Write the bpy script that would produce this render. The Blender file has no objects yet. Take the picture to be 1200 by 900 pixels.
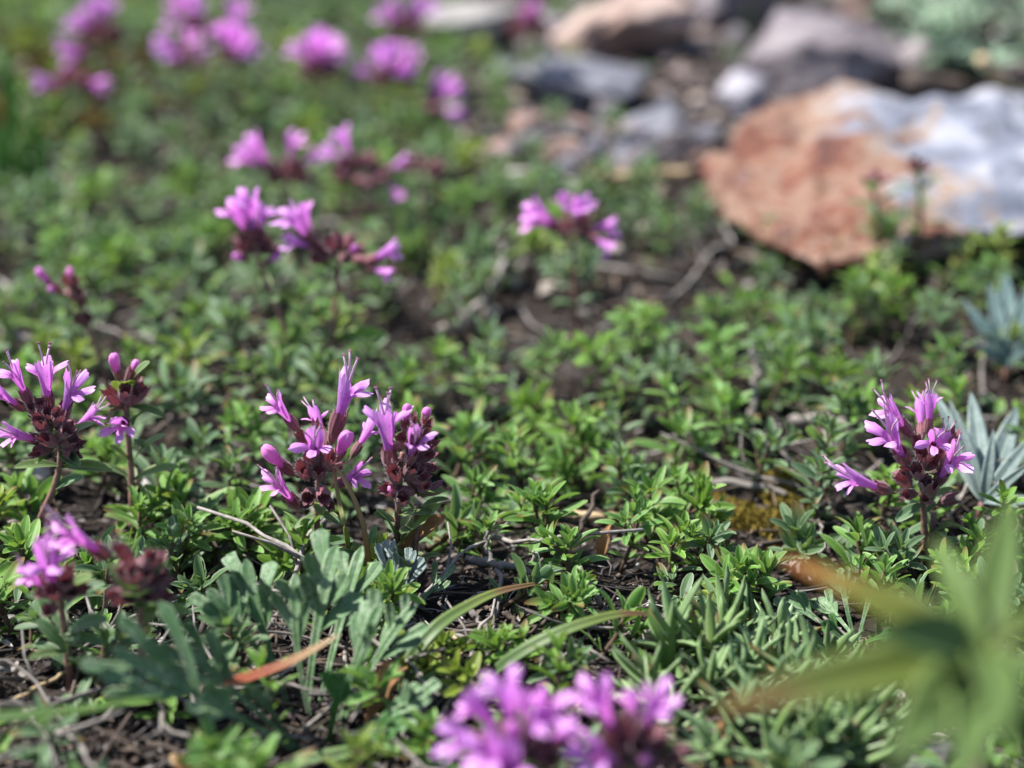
import bpy, math, random
from mathutils import Vector, Matrix, noise
R = math.radians
PI = math.pi
rnd = random.Random(11)
MM = 0.001
scene = bpy.context.scene
COL = scene.collection

# ------------------------------------------------------------------ camera
PITCH = R(24.0); CAMH = 0.157; FPX = 2406.0
CAM = Vector((0, 0, CAMH))
FW = Vector((0, math.cos(PITCH), -math.sin(PITCH)))
UP = Vector((0, math.sin(PITCH), math.cos(PITCH)))
RT = Vector((1, 0, 0))
FOCUS = 0.306
cd = bpy.data.cameras.new('camera'); cam = bpy.data.objects.new('camera', cd); COL.objects.link(cam)
cam.location = CAM; cam.rotation_euler = (R(90) - PITCH, 0, 0)
cd.sensor_width = 36; cd.lens = 18 / math.tan(math.atan(600 / FPX))
cd.clip_start = 0.005; cd.clip_end = 200
cd.dof.use_dof = True; cd.dof.focus_distance = FOCUS; cd.dof.aperture_fstop = 10.2; cd.dof.aperture_blades = 0
scene.camera = cam

def ray(px, py):
    return RT * ((px - 600) / FPX) + UP * (-(py - 450) / FPX) + FW
def at(px, py, Y):                      # a point of the place at world depth Y
    d = ray(px, py); return CAM + d * (Y / d.y)
def atd(px, py, D):                     # a point at camera distance D along the view axis
    return CAM + ray(px, py) * D
def H(x, y):                            # height of the ground
    h = 0.0022 * math.sin(x * 31 + 1.3) * math.cos(y * 27 + .4) + 0.0014 * math.sin(x * 73 + y * 51) \
        + 0.0010 * math.sin(y * 90 - x * 40 + 2)
    return h
def gp(px, py, h=0.0):                  # the ground point seen at a pixel (h above the ground)
    d = ray(px, py); z = h
    for _ in range(6):
        t = (z - CAMH) / d.z; p = CAM + d * t; z = H(p.x, p.y) + h
    return Vector((p.x, p.y, z))
def proj(p):
    v = p - CAM; z = v.dot(FW)
    return 600 + FPX * v.dot(RT) / z, 450 - FPX * v.dot(UP) / z, z

# ------------------------------------------------------------------ mesh builder
class MB:
    def __init__(s): s.v = []; s.f = []; s.uv = []; s.r = []; s.mi = []
    def grid(s, rows, uvs, r=0.0, mi=0, closed=False):
        b = len(s.v); n = len(rows[0])
        for row, uvr in zip(rows, uvs):
            for p, q in zip(row, uvr):
                s.v.append(tuple(p)); s.uv.append(q); s.r.append(r)
        for i in range(len(rows) - 1):
            for j in range(n if closed else n - 1):
                k = (j + 1) % n
                s.f.append((b + i * n + j, b + i * n + k, b + (i + 1) * n + k, b + (i + 1) * n + j)); s.mi.append(mi)
    def add(s, vs, fs, r=0.0, mi=0, uv=(.5, .5)):
        b = len(s.v)
        for p in vs: s.v.append(tuple(p)); s.uv.append(uv); s.r.append(r)
        for f in fs: s.f.append(tuple(b + i for i in f)); s.mi.append(mi)
    def tube(s, pts, rad, n=6, r=0.0, mi=0, wob=0.0):
        pts = [Vector(p) for p in pts]; m = len(pts); rows = []; uvs = []; ref = None
        for i, p in enumerate(pts):
            t = (pts[min(i + 1, m - 1)] - pts[max(i - 1, 0)]).normalized()
            if ref is None: ref = t.orthogonal().normalized()
            ref = (ref - t * ref.dot(t)).normalized(); bn = t.cross(ref)
            ra = rad[i] if isinstance(rad, (list, tuple)) else rad
            rows.append([p + (ref * math.cos(a) + bn * math.sin(a)) * ra * (1 + wob * math.sin(i * 2.3 + 3 * a))
                         for a in (2 * PI * j / n for j in range(n))])
            uvs.append([(j / n, i / (m - 1)) for j in range(n)])
        b = len(s.v); s.grid(rows, uvs, r, mi, True)
        s.f.append(tuple(b + j for j in range(n))[::-1]); s.mi.append(mi)
        s.f.append(tuple(b + (m - 1) * n + j for j in range(n))); s.mi.append(mi)
    def mesh(s, name, mats):
        me = bpy.data.meshes.new(name); me.from_pydata(s.v, [], s.f)
        uvl = me.uv_layers.new(name='UVMap')
        li = [0] * len(me.loops); me.loops.foreach_get('vertex_index', li)
        flat = []
        for i in li: flat += s.uv[i]
        uvl.data.foreach_set('uv', flat)
        at_ = me.attributes.new('rnd', 'FLOAT', 'POINT'); at_.data.foreach_set('value', s.r)
        for m in (mats if isinstance(mats, (list, tuple)) else [mats]): me.materials.append(m)
        me.polygons.foreach_set('material_index', s.mi)
        me.polygons.foreach_set('use_smooth', [True] * len(s.f))
        me.update(); return me

def link(name, data, parent=None, M=None):
    o = bpy.data.objects.new(name, data); COL.objects.link(o)
    if parent: o.parent = parent
    if M is not None: o.matrix_basis = M
    return o
def tag(o, label=None, cat=None, group=None, kind=None):
    if label: o['label'] = label
    if cat: o['category'] = cat
    if group: o['group'] = group
    if kind: o['kind'] = kind
    return o
def thing(name, loc, label, cat, group=None, rz=0):
    o = bpy.data.objects.new(name, None); COL.objects.link(o)
    o.empty_display_size = .002; o.location = loc; o.rotation_euler = (0, 0, rz)
    return tag(o, label, cat, group)

# ------------------------------------------------------------------ materials
class NT:
    def __init__(s, name):
        s.m = bpy.data.materials.new(name); s.m.use_nodes = True; s.t = s.m.node_tree; s.t.nodes.clear()
        s.out = s.n('ShaderNodeOutputMaterial')
    def n(s, typ, **kw):
        x = s.t.nodes.new(typ)
        for k, v in kw.items(): setattr(x, k, v)
        return x
    def l(s, a, b): s.t.links.new(a, b)
    def setv(s, sock, v):
        if hasattr(v, 'is_output') or isinstance(v, bpy.types.NodeSocket): s.l(v, sock)
        else: sock.default_value = v
    def mix(s, f, a, b, mode='MIX'):
        x = s.n('ShaderNodeMix', data_type='RGBA', blend_type=mode)
        s.setv(x.inputs[0], f)
        for i, v in ((6, a), (7, b)):
            s.setv(x.inputs[i], (v[0], v[1], v[2], 1) if isinstance(v, tuple) else v)
        return x.outputs[2]
    def math(s, op, a, b=0.0, c=None, clamp=False):
        x = s.n('ShaderNodeMath', operation=op, use_clamp=clamp); s.setv(x.inputs[0], a); s.setv(x.inputs[1], b)
        if c is not None: s.setv(x.inputs[2], c)
        return x.outputs[0]
    def ramp(s, f, stops, interp='LINEAR'):
        x = s.n('ShaderNodeValToRGB'); cr = x.color_ramp; cr.interpolation = interp
        while len(cr.elements) < len(stops): cr.elements.new(.5)
        for e, (p, c) in zip(cr.elements, stops):
            e.position = p; e.color = (c[0], c[1], c[2], 1) if len(c) == 3 else c
        s.setv(x.inputs[0], f); return x.outputs[0]
    def noise(s, scale, detail=3, rough=.6, co='Object', dist=0.0, out=0):
        x = s.n('ShaderNodeTexNoise'); x.inputs['Scale'].default_value = scale; x.inputs['Detail'].default_value = detail
        x.inputs['Roughness'].default_value = rough; x.inputs['Distortion'].default_value = dist
        s.l(s.coord(co), x.inputs['Vector']); return x.outputs[out]
    def coord(s, k='Object'):
        if not hasattr(s, '_tc'): s._tc = s.n('ShaderNodeTexCoord')
        return s._tc.outputs[k]
    def uv(s):
        x = s.n('ShaderNodeSeparateXYZ'); s.l(s.coord('UV'), x.inputs[0]); return x.outputs[0], x.outputs[1]
    def attr(s):
        return s.n('ShaderNodeAttribute', attribute_name='rnd').outputs['Fac']
    def orand(s): return s.n('ShaderNodeObjectInfo').outputs['Random']
    def bump(s, h, strength=.3, dist=.0002):
        x = s.n('ShaderNodeBump'); x.inputs['Strength'].default_value = strength; x.inputs['Distance'].default_value = dist
        s.l(h, x.inputs['Height']); return x.outputs[0]
    def finish(s, col, rough=.5, spec=.4, bump=None, trans=0.0, tcol=None, sheen=0.0, sheencol=(1, 1, 1)):
        p = s.n('ShaderNodeBsdfPrincipled')
        s.setv(p.inputs['Base Color'], (col[0], col[1], col[2], 1) if isinstance(col, tuple) else col)
        s.setv(p.inputs['Roughness'], rough); s.setv(p.inputs['Specular IOR Level'], spec)
        if sheen:
            p.inputs['Sheen Weight'].default_value = sheen; p.inputs['Sheen Roughness'].default_value = .4
            p.inputs['Sheen Tint'].default_value = (*sheencol, 1)
        if bump is not None: s.l(bump, p.inputs['Normal'])
        if trans > 0:
            t = s.n('ShaderNodeBsdfTranslucent')
            tc = tcol if tcol is not None else col
            s.setv(t.inputs['Color'], (tc[0], tc[1], tc[2], 1) if isinstance(tc, tuple) else tc)
            mx = s.n('ShaderNodeMixShader'); mx.inputs[0].default_value = trans
            s.l(p.outputs[0], mx.inputs[1]); s.l(t.outputs[0], mx.inputs[2]); s.l(mx.outputs[0], s.out.inputs[0])
        else: s.l(p.outputs[0], s.out.inputs[0])
        return s.m

def leaf_mat(name, base, tip, margin, midrib=.5, trans=.36, rough=.52, spec=.34, dry=(.16, .09, .03), stops=None):
    n = NT(name); u, v = n.uv()
    s_ = n.math('MULTIPLY', n.math('ABSOLUTE', n.math('SUBTRACT', u, .5)), 2.0)      # 0 midrib .. 1 margin
    c = n.ramp(v, stops or [(0, base), (.75, tip), (1, tuple(.85 * a + .15 * b for a, b in zip(tip, margin)))])
    a = n.attr(); o = n.orand()
    hsv = n.n('ShaderNodeHueSaturation')
    n.l(n.math('MULTIPLY_ADD', o, .035, .482), hsv.inputs['Hue'])
    n.l(n.math('MULTIPLY_ADD', a, .62, .72), hsv.inputs['Value'])
    n.l(n.math('MULTIPLY_ADD', o, -.25, 1.08), hsv.inputs['Saturation'])
    n.l(c, hsv.inputs['Color']); c = hsv.outputs[0]
    no = n.noise(900, 3)
    c = n.mix(n.math('MULTIPLY', n.math('SUBTRACT', no, .35, clamp=True), .9), c, tuple(x * 1.35 for x in tip))
    mg = n.ramp(s_, [(.70, (0, 0, 0)), (.95, (1, 1, 1))]); mr = n.ramp(s_, [(0, (1, 1, 1)), (.13, (0, 0, 0))])
    c = n.mix(n.math('MULTIPLY', mg, .75), c, margin)  # pale edge: marginal hairs, with their backlight and gloss put into the colour
    c = n.mix(n.math('MULTIPLY', mr, midrib), c, margin)
    dt = n.math('MULTIPLY', n.math('GREATER_THAN', a, .90), n.ramp(v, [(.5, (0, 0, 0)), (.95, (1, 1, 1))]))
    c = n.mix(dt, c, dry)
    tcol = n.mix(.5, c, (.20, .34, .03))
    vein = n.n('ShaderNodeTexWave'); vein.inputs['Scale'].default_value = 6; vein.inputs['Distortion'].default_value = 1
    h = n.math('ADD', no, n.math('MULTIPLY', mr, -.6))
    return n.finish(c, rough, spec, n.bump(h, .5, .0001), trans, tcol)

M = {}
M['thyme_fresh'] = leaf_mat('thyme_leaf_fresh', (.050, .120, .022), (.100, .235, .034), (.38, .47, .19))
M['thyme_dull'] = leaf_mat('thyme_leaf_dull', (.048, .098, .044), (.075, .150, .064), (.34, .41, .25))
M['thyme_yellow'] = leaf_mat('thyme_leaf_yellow', (.09, .13, .02), (.16, .24, .03), (.36, .40, .14))
M['bract'] = leaf_mat('bract_leaf', (.06, .09, .03), (.10, .17, .05), (.34, .36, .18), rough=.5)
M['needle'] = leaf_mat('needle_leaf', (.10, .18, .05), (.14, .235, .085), (.30, .36, .22), midrib=.1, trans=.12, rough=.45)
M['spurge'] = leaf_mat('spurge_leaf', (.070, .115, .020), (.080, .135, .026), (.14, .19, .05), midrib=.8, trans=.25, rough=.6, spec=.25)

def felt_mat(name, c0, c1, felt):
    n = NT(name); u, v = n.uv(); a = n.attr()
    c = n.mix(n.math('MULTIPLY', a, .8), c0, c1)
    f = n.noise(1400, 4, .7); g = n.noise(260, 2)
    k = n.math('MULTIPLY', n.ramp(f, [(.40, (0, 0, 0)), (.68, (1, 1, 1))]), n.ramp(g, [(.38, (.12, .12, .12)), (.62, (1, 1, 1))]))
    c = n.mix(n.math('MULTIPLY', k, .7), c, felt)
    s_ = n.math('MULTIPLY', n.math('ABSOLUTE', n.math('SUBTRACT', u, .5)), 2.0)
    c = n.mix(n.math('MULTIPLY', n.ramp(s_, [(.75, (0, 0, 0)), (1, (1, 1, 1))]), .6), c, felt)
    vn = n.ramp(s_, [(0, (1, 1, 1)), (.16, (0, 0, 0))])
    c = n.mix(n.math('MULTIPLY', vn, .4), c, felt)
    f = n.math('ADD', f, n.math('MULTIPLY', vn, -1.2))
    return n.finish(c, .6, .35, n.bump(f, .6, .00018), .16, n.mix(.5, c, (.12, .28, .05)), .12, (.9, .95, .85))
M['mugwort'] = felt_mat('mugwort_leaf', (.05, .135, .040), (.095, .19, .068), (.38, .45, .32))
M['mugwort_green'] = felt_mat('mugwort_leaf_green', (.05, .15, .03), (.08, .22, .04), (.14, .26, .10))
M['silver'] = felt_mat('silver_leaf', (.10, .145, .13), (.165, .215, .20), (.33, .39, .37))
M['shrub'] = felt_mat('shrub_leaf', (.09, .17, .08), (.17, .26, .16), (.42, .50, .42))
M['teal'] = felt_mat('teal_leaf', (.04, .085, .085), (.07, .13, .125), (.22, .29, .28))

def petal_mat(name, tube, lobe, pale, tr=.42):
    n = NT(name); u, v = n.uv(); a = n.attr(); o = n.orand()
    c = n.ramp(v, [(0, pale), (.35, tube), (.7, lobe), (1, tuple(min(1, x * 1.15) for x in pale))])
    st = n.n('ShaderNodeTexNoise'); st.inputs['Scale'].default_value = 22; st.inputs['Detail'].default_value = 2
    mp = n.n('ShaderNodeMapping'); mp.inputs['Scale'].default_value = (2.2, .12, 1); n.l(n.coord('UV'), mp.inputs[0]); n.l(mp.outputs[0], st.inputs[0])
    c = n.mix(n.math('MULTIPLY', n.ramp(st.outputs[0], [(.42, (0, 0, 0)), (.62, (1, 1, 1))]), .55), c, pale)
    c = n.mix(n.math('MULTIPLY', n.ramp(st.outputs[0], [(.30, (1, 1, 1)), (.44, (0, 0, 0))]), .5), c, tube)
    sp = n.noise(2.2, 2, .5)
    thr = n.ramp(v, [(.48, (0, 0, 0)), (.60, (1, 1, 1)), (.72, (0, 0, 0))])
    c = n.mix(n.math('MULTIPLY', n.math('MULTIPLY', thr, n.ramp(sp, [(.5, (0, 0, 0)), (.6, (1, 1, 1))])), .7), c, (.30, .03, .26))
    c = n.mix(n.math('MULTIPLY', n.ramp(n.noise(.7, 3), [(.4, (0, 0, 0)), (.65, (1, 1, 1))]), .45), c, pale)
    hsv = n.n('ShaderNodeHueSaturation'); n.l(n.math('MULTIPLY_ADD', o, 0.05, .460), hsv.inputs['Hue'])
    n.l(n.math('MULTIPLY_ADD', o, .3, .85), hsv.inputs['Value']); n.l(c, hsv.inputs['Color']); c = hsv.outputs[0]
    return n.finish(c, .5, .3, n.bump(st.outputs[0], .35, .0002), tr, n.mix(.35, c, (.85, .17, .76)), .2, (1, .8, 1))
M['petal'] = petal_mat('petal', (.50, .09, .46), (.63, .175, .62), (.74, .36, .73))
M['bud'] = petal_mat('bud', (.58, .09, .40), (.68, .15, .50), (.64, .25, .52), .35)

def calyx_mat():
    n = NT('calyx'); u, v = n.uv(); o = n.orand()
    w = n.math('SINE', n.math('MULTIPLY', u, 2 * PI * 10))
    c = n.ramp(v, [(0, (.14, .12, .06)), (.25, (.20, .070, .080)), (.8, (.165, .040, .066)), (1, (.26, .09, .12))])
    c = n.mix(n.ramp(w, [(.45, (0, 0, 0)), (1, (.7, .7, .7))]), c, (.25, .105, .11))
    hsv = n.n('ShaderNodeHueSaturation'); n.l(n.math('MULTIPLY_ADD', o, .7, .65), hsv.inputs['Value']); n.l(c, hsv.inputs['Color'])
    c = hsv.outputs[0]
    return n.finish(c, .48, .4, n.bump(n.noise(1500, 3), .5, .0001), .15, (.30, .06, .07), .3, (1, .85, .88))
M['calyx'] = calyx_mat()
def simple(name, a, b, scale=600, rough=.7, spec=.25, trans=0, bump=.6, bd=.0002, byrnd=0.0):
    n = NT(name); f = n.noise(scale, 4, .65)
    fac = n.ramp(f, [(.3, (0, 0, 0)), (.7, (1, 1, 1))])
    c = n.mix(fac, a, b)
    if byrnd:
        hsv = n.n('ShaderNodeHueSaturation'); n.l(n.math('MULTIPLY_ADD', n.orand(), byrnd, 1 - byrnd / 2), hsv.inputs['Value'])
        n.l(c, hsv.inputs['Color']); c = hsv.outputs[0]
    return n.finish(c, rough, spec, n.bump(f, bump, bd), trans)
M['stamen'] = simple('stamen', (.66, .42, .62), (.74, .55, .70), 900, .5, .3, .3)
M['hair'] = simple('white_hair', (.55, .50, .50), (.62, .58, .56), 900, .5, .4, .4)
M['anther'] = simple('anther', (.30, .10, .18), (.40, .18, .26), 900, .6)
M['stem_red'] = simple('flower_stem', (.15, .075, .065), (.25, .14, .11), 900, .6, .3, byrnd=.4)
M['stem_brown'] = simple('woody_stem', (.055, .035, .022), (.13, .085, .055), 700, .8, byrnd=.5)
M['stem_green'] = simple('green_stem', (.09, .15, .05), (.14, .20, .08), 700, .6)
M['twig'] = simple('weathered_twig', (.10, .085, .075), (.27, .245, .225), 500, .85, byrnd=.5, bump=.9)
M['twig_dark'] = simple('dark_twig', (.035, .027, .022), (.11, .085, .068), 500, .85, byrnd=.5, bump=.9)
M['straw'] = simple('straw', (.30, .21, .11), (.46, .36, .22), 300, .7, byrnd=.3)
M['moss'] = simple('yellow_moss', (.13, .10, .02), (.27, .20, .04), 350, .9, .1, .15)
M['dryleaf'] = simple('dry_leaf', (.16, .075, .03), (.36, .20, .09), 350, .7, .2, .15)

def blade_mat(name, stops):
    n = NT(name); u, v = n.uv(); c = n.ramp(v, stops)
    st = n.n('ShaderNodeTexNoise'); st.inputs['Scale'].default_value = 30
    mp = n.n('ShaderNodeMapping'); mp.inputs['Scale'].default_value = (1.5, .08, 1); n.l(n.coord('UV'), mp.inputs[0]); n.l(mp.outputs[0], st.inputs[0])
    c = n.mix(n.math('MULTIPLY', n.ramp(st.outputs[0], [(.35, (0, 0, 0)), (.65, (1, 1, 1))]), .5), c, n.mix(.55, c, (.30, .33, .14)))
    c = n.mix(n.math('MULTIPLY', n.ramp(n.noise(420, 4, .7), [(.55, (0, 0, 0)), (.68, (1, 1, 1))]), .55), c, n.mix(.6, c, (.14, .075, .035)))
    return n.finish(c, .45, .45, n.bump(st.outputs[0], .4, .0001), .28, c)
M['blade'] = blade_mat('grass_blade', [(0, (.035, .085, .035)), (.45, (.07, .14, .03)), (.74, (.13, .17, .03)), (.80, (.16, .07, .03)), (1, (.13, .07, .04))])
M['blade_green'] = blade_mat('grass_blade_green', [(0, (.05, .12, .03)), (1, (.10, .22, .03))])
M['blade_fresh'] = blade_mat('grass_blade_fresh', [(0, (.08, .22, .03)), (1, (.13, .36, .05))])
M['blade_dry'] = blade_mat('grass_blade_dry', [(0, (.40, .07, .02)), (.45, (.32, .06, .04)), (.7, (.36, .18, .08)), (1, (.36, .26, .14))])
M['stalk'] = blade_mat('dry_stalk', [(0, (.25, .03, .015)), (.3, (.26, .13, .05)), (1, (.36, .22, .10))])
M['stalk_green'] = blade_mat('green_stalk', [(0, (.14, .24, .03)), (.5, (.22, .24, .06)), (1, (.25, .06, .06))])

def rock_mat(name, stops, scale, seed=0, spots=None, rough=.8, bd=.002, stretch=(1, 1, 1)):
    n = NT(name)
    mp = n.n('ShaderNodeMapping'); mp.inputs['Location'].default_value = (seed, seed * .7, seed * 1.3); mp.inputs['Scale'].default_value = stretch
    n.l(n.coord('Object'), mp.inputs[0])
    def nz(sc, d, r):
        x = n.n('ShaderNodeTexNoise'); x.inputs['Scale'].default_value = sc; x.inputs['Detail'].default_value = d
        x.inputs['Roughness'].default_value = r; x.inputs['Distortion'].default_value = .6; n.l(mp.outputs[0], x.inputs[0]); return x.outputs[0]
    a = nz(scale, 6, .62); b = nz(scale * 6, 5, .7); e = nz(scale * 22, 4, .7)
    f = n.math('ADD', n.math('MULTIPLY', a, .75), n.math('MULTIPLY', b, .25))
    c = n.ramp(f, stops)
    c = n.mix(n.math('MULTIPLY', n.ramp(e, [(.35, (1, 1, 1)), (.5, (0, 0, 0))]), .4), c, n.mix(.6, c, (.05, .04, .04)))
    if spots: c = spots(n, c, nz)
    h = n.math('ADD', n.math('MULTIPLY', b, .7), n.math('MULTIPLY', e, .4))
    return n.finish(c, rough, .35, n.bump(h, .7, bd))
def white_side(n, c, nz):               # white quartz on the east part, the sky's blue reflection put into its colour, rust on its west end
    x = n.n('ShaderNodeSeparateXYZ'); n.l(n.coord('Object'), x.inputs[0])
    k = n.math('ADD', n.math('MULTIPLY', x.outputs[0], 26.0), n.math('MULTIPLY', x.outputs[1], 4.0))
    k = n.math('ADD', k, n.math('MULTIPLY', n.math('SUBTRACT', nz(55, 6, .7), .5), 3.2))
    k = n.math('ADD', k, .34)
    white = n.ramp(nz(70, 5, .65), [(.34, (.075, .07, .085)), (.44, (.15, .165, .21)), (.54, (.215, .23, .285)), (.66, (.38, .37, .38))])
    tan = n.ramp(nz(85, 5, .7), [(.40, (0, 0, 0)), (.6, (1, 1, 1))])
    c2 = n.mix(n.ramp(k, [(.10, (0, 0, 0)), (.30, (1, 1, 1))]), c, n.mix(tan, (.20, .15, .135), (.30, .225, .17)))
    return n.mix(n.ramp(k, [(.34, (0, 0, 0)), (.50, (1, 1, 1))]), c2, white)
M['rock_rust'] = rock_mat('rusty_quartz_rock', [(.36, (.045, .022, .018)), (.43, (.125, .040, .026)), (.48, (.18, .075, .042)), (.52, (.25, .165, .125)), (.56, (.19, .09, .05)), (.60, (.11, .042, .030)), (.68, (.22, .17, .155))], 60, 3, white_side)
M['rock_grey'] = rock_mat('grey_slate_rock', [(.3, (.09, .09, .11)), (.5, (.19, .19, .22)), (.68, (.30, .29, .31))], 22, 7)
M['rock_pink'] = rock_mat('pinkish_rock', [(.32, (.11, .07, .06)), (.44, (.30, .19, .155)), (.52, (.20, .14, .12)), (.60, (.42, .31, .26)), (.70, (.25, .23, .23))], 34, 12)
M['rock_mauve'] = rock_mat('mauve_rock', [(.32, (.07, .06, .065)), (.45, (.21, .18, .20)), (.53, (.13, .11, .12)), (.64, (.32, .28, .29))], 34, 21)
M['rock_pale'] = rock_mat('pale_rock', [(.3, (.17, .16, .15)), (.5, (.33, .31, .29)), (.65, (.46, .44, .42))], 50, 31)
M['rock_slate'] = rock_mat('slate_rock', [(.3, (.05, .05, .06)), (.45, (.13, .13, .155)), (.6, (.24, .24, .27)), (.7, (.36, .35, .37))], 30, 8)
M['rock_lilac'] = rock_mat('lilac_grey_rock', [(.3, (.20, .19, .22)), (.5, (.36, .34, .38)), (.65, (.46, .44, .47))], 60, 9)
M['rock_dark'] = rock_mat('dark_stone', [(.3, (.03, .027, .03)), (.5, (.07, .06, .065)), (.68, (.16, .15, .16))], 60, 51)
M['pebble'] = rock_mat('pebble', [(.3, (.14, .12, .10)), (.5, (.28, .24, .20)), (.68, (.42, .38, .34))], 180, 41, bd=.0004)

def soil_mat():
    n = NT('dark_soil')
    a = n.noise(60, 5, .65); b = n.noise(700, 5, .7); e = n.noise(16, 3, .5)
    c = n.ramp(a, [(.3, (.009, .0075, .007)), (.5, (.017, .0135, .012)), (.7, (.033, .026, .022))])
    c = n.mix(n.ramp(b, [(.5, (0, 0, 0)), (.75, (1, 1, 1))]), c, (.085, .065, .05))
    c = n.mix(n.math('MULTIPLY', n.ramp(e, [(.5, (0, 0, 0)), (.68, (1, 1, 1))]), .6), c, (.055, .040, .032))
    return n.finish(c, .95, .15, n.bump(n.math('ADD', b, a), 1.0, .001))
M['soil'] = soil_mat()
def litter_mat():
    n = NT('litter'); a = n.attr()
    c = n.ramp(a, [(0, (.014, .011, .010)), (.25, (.030, .023, .021)), (.42, (.065, .050, .045)), (.55, (.12, .105, .10)), (.66, (.042, .035, .036)), (.78, (.15, .105, .07)), (.88, (.075, .055, .05)), (.95, (.22, .20, .185)), (1, (.36, .33, .31))])
    return n.finish(c, .75, .3, n.bump(n.noise(1200, 3), .5, .0001))
M['litter'] = litter_mat()

# ------------------------------------------------------------------ leaf shapes
def leaf_profile(t, kind):
    if kind == 'thyme':                 # oblong-spatulate
        e = min(1.0, (1 - t) / .55); b = min(1.0, t / .48)
        return (1 - (1 - e) ** 2.3) ** .55 * (.36 + .64 * b * b * (3 - 2 * b))
    if kind == 'lance':
        return (max(0, math.sin(PI * t ** .75)) ** .8)
    if kind == 'needle':
        return (1 - t ** 3.2) * (.75 + .25 * min(1, t * 4))
    if kind == 'lobe':                  # narrow at the foot, rounded at the end
        e = min(1.0, (1 - t) / .16); return (.52 + .48 * t ** 1.1) * math.sqrt(max(0, 1 - (1 - e) ** 2))
    return 1.0
def add_leaf(mb, M4, L, W, kind='thyme', fold=.35, curl=.5, nu=7, nv=5, r=0.0, twist=0.0, thick=0.0, mi=0, roll=0.0):
    """leaf along +y of M4, face towards +z; curl bends the tip down"""
    rows, uvs = [], []
    y = z = 0.0
    tp = 0.0
    for i in range(nu + 1):
        t = i / nu
        if kind == 'thyme': t = 1 - (1 - t) ** 1.55
        a = -curl * (t - .35)
        if i: y += math.cos(a) * L * (t - tp); z += math.sin(a) * L * (t - tp)
        tp = t
        w = W * .5 * leaf_profile(min(t, .992 if kind != 'needle' else 1), kind) + 1e-5
        tw = twist * t
        row, ur = [], []
        for j in range(nv):
            s = -1 + 2 * j / (nv - 1)
            xx = s * w; zz = abs(s) ** 1.5 * w * fold - roll * w * max(0, abs(s) - .6)
            x2 = xx * math.cos(tw) - zz * math.sin(tw); z2 = xx * math.sin(tw) + zz * math.cos(tw)
            row.append(M4 @ Vector((x2, y - z2 * math.sin(a), z + z2 * math.cos(a)))); ur.append((s * .5 + .5, t))
        if thick:                       # closed, fleshy underside
            for j in range(nv - 2, 0, -1):
                s = -1 + 2 * j / (nv - 1); xx = s * w * .97; zz = abs(s) ** 1.5 * w * fold - thick * math.sqrt(1 - s * s) * (1 if t < .98 else .2)
                row.append(M4 @ Vector((xx, y - zz * math.sin(a), z + zz * math.cos(a)))); ur.append((s * .5 + .5, t))
        rows.append(row); uvs.append(ur)
    mb.grid(rows, uvs, r, mi, bool(thick))
def frame_yz(o, ydir, up):              # matrix with +y along ydir and +z near up
    y = Vector(ydir).normalized(); x = y.cross(Vector(up))
    if x.length < 1e-4: x = y.cross(Vector((1, .2, .1)))
    x.normalize(); z = x.cross(y)
    m = Matrix((x, y, z)).transposed().to_4x4(); m.translation = o; return m

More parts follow.
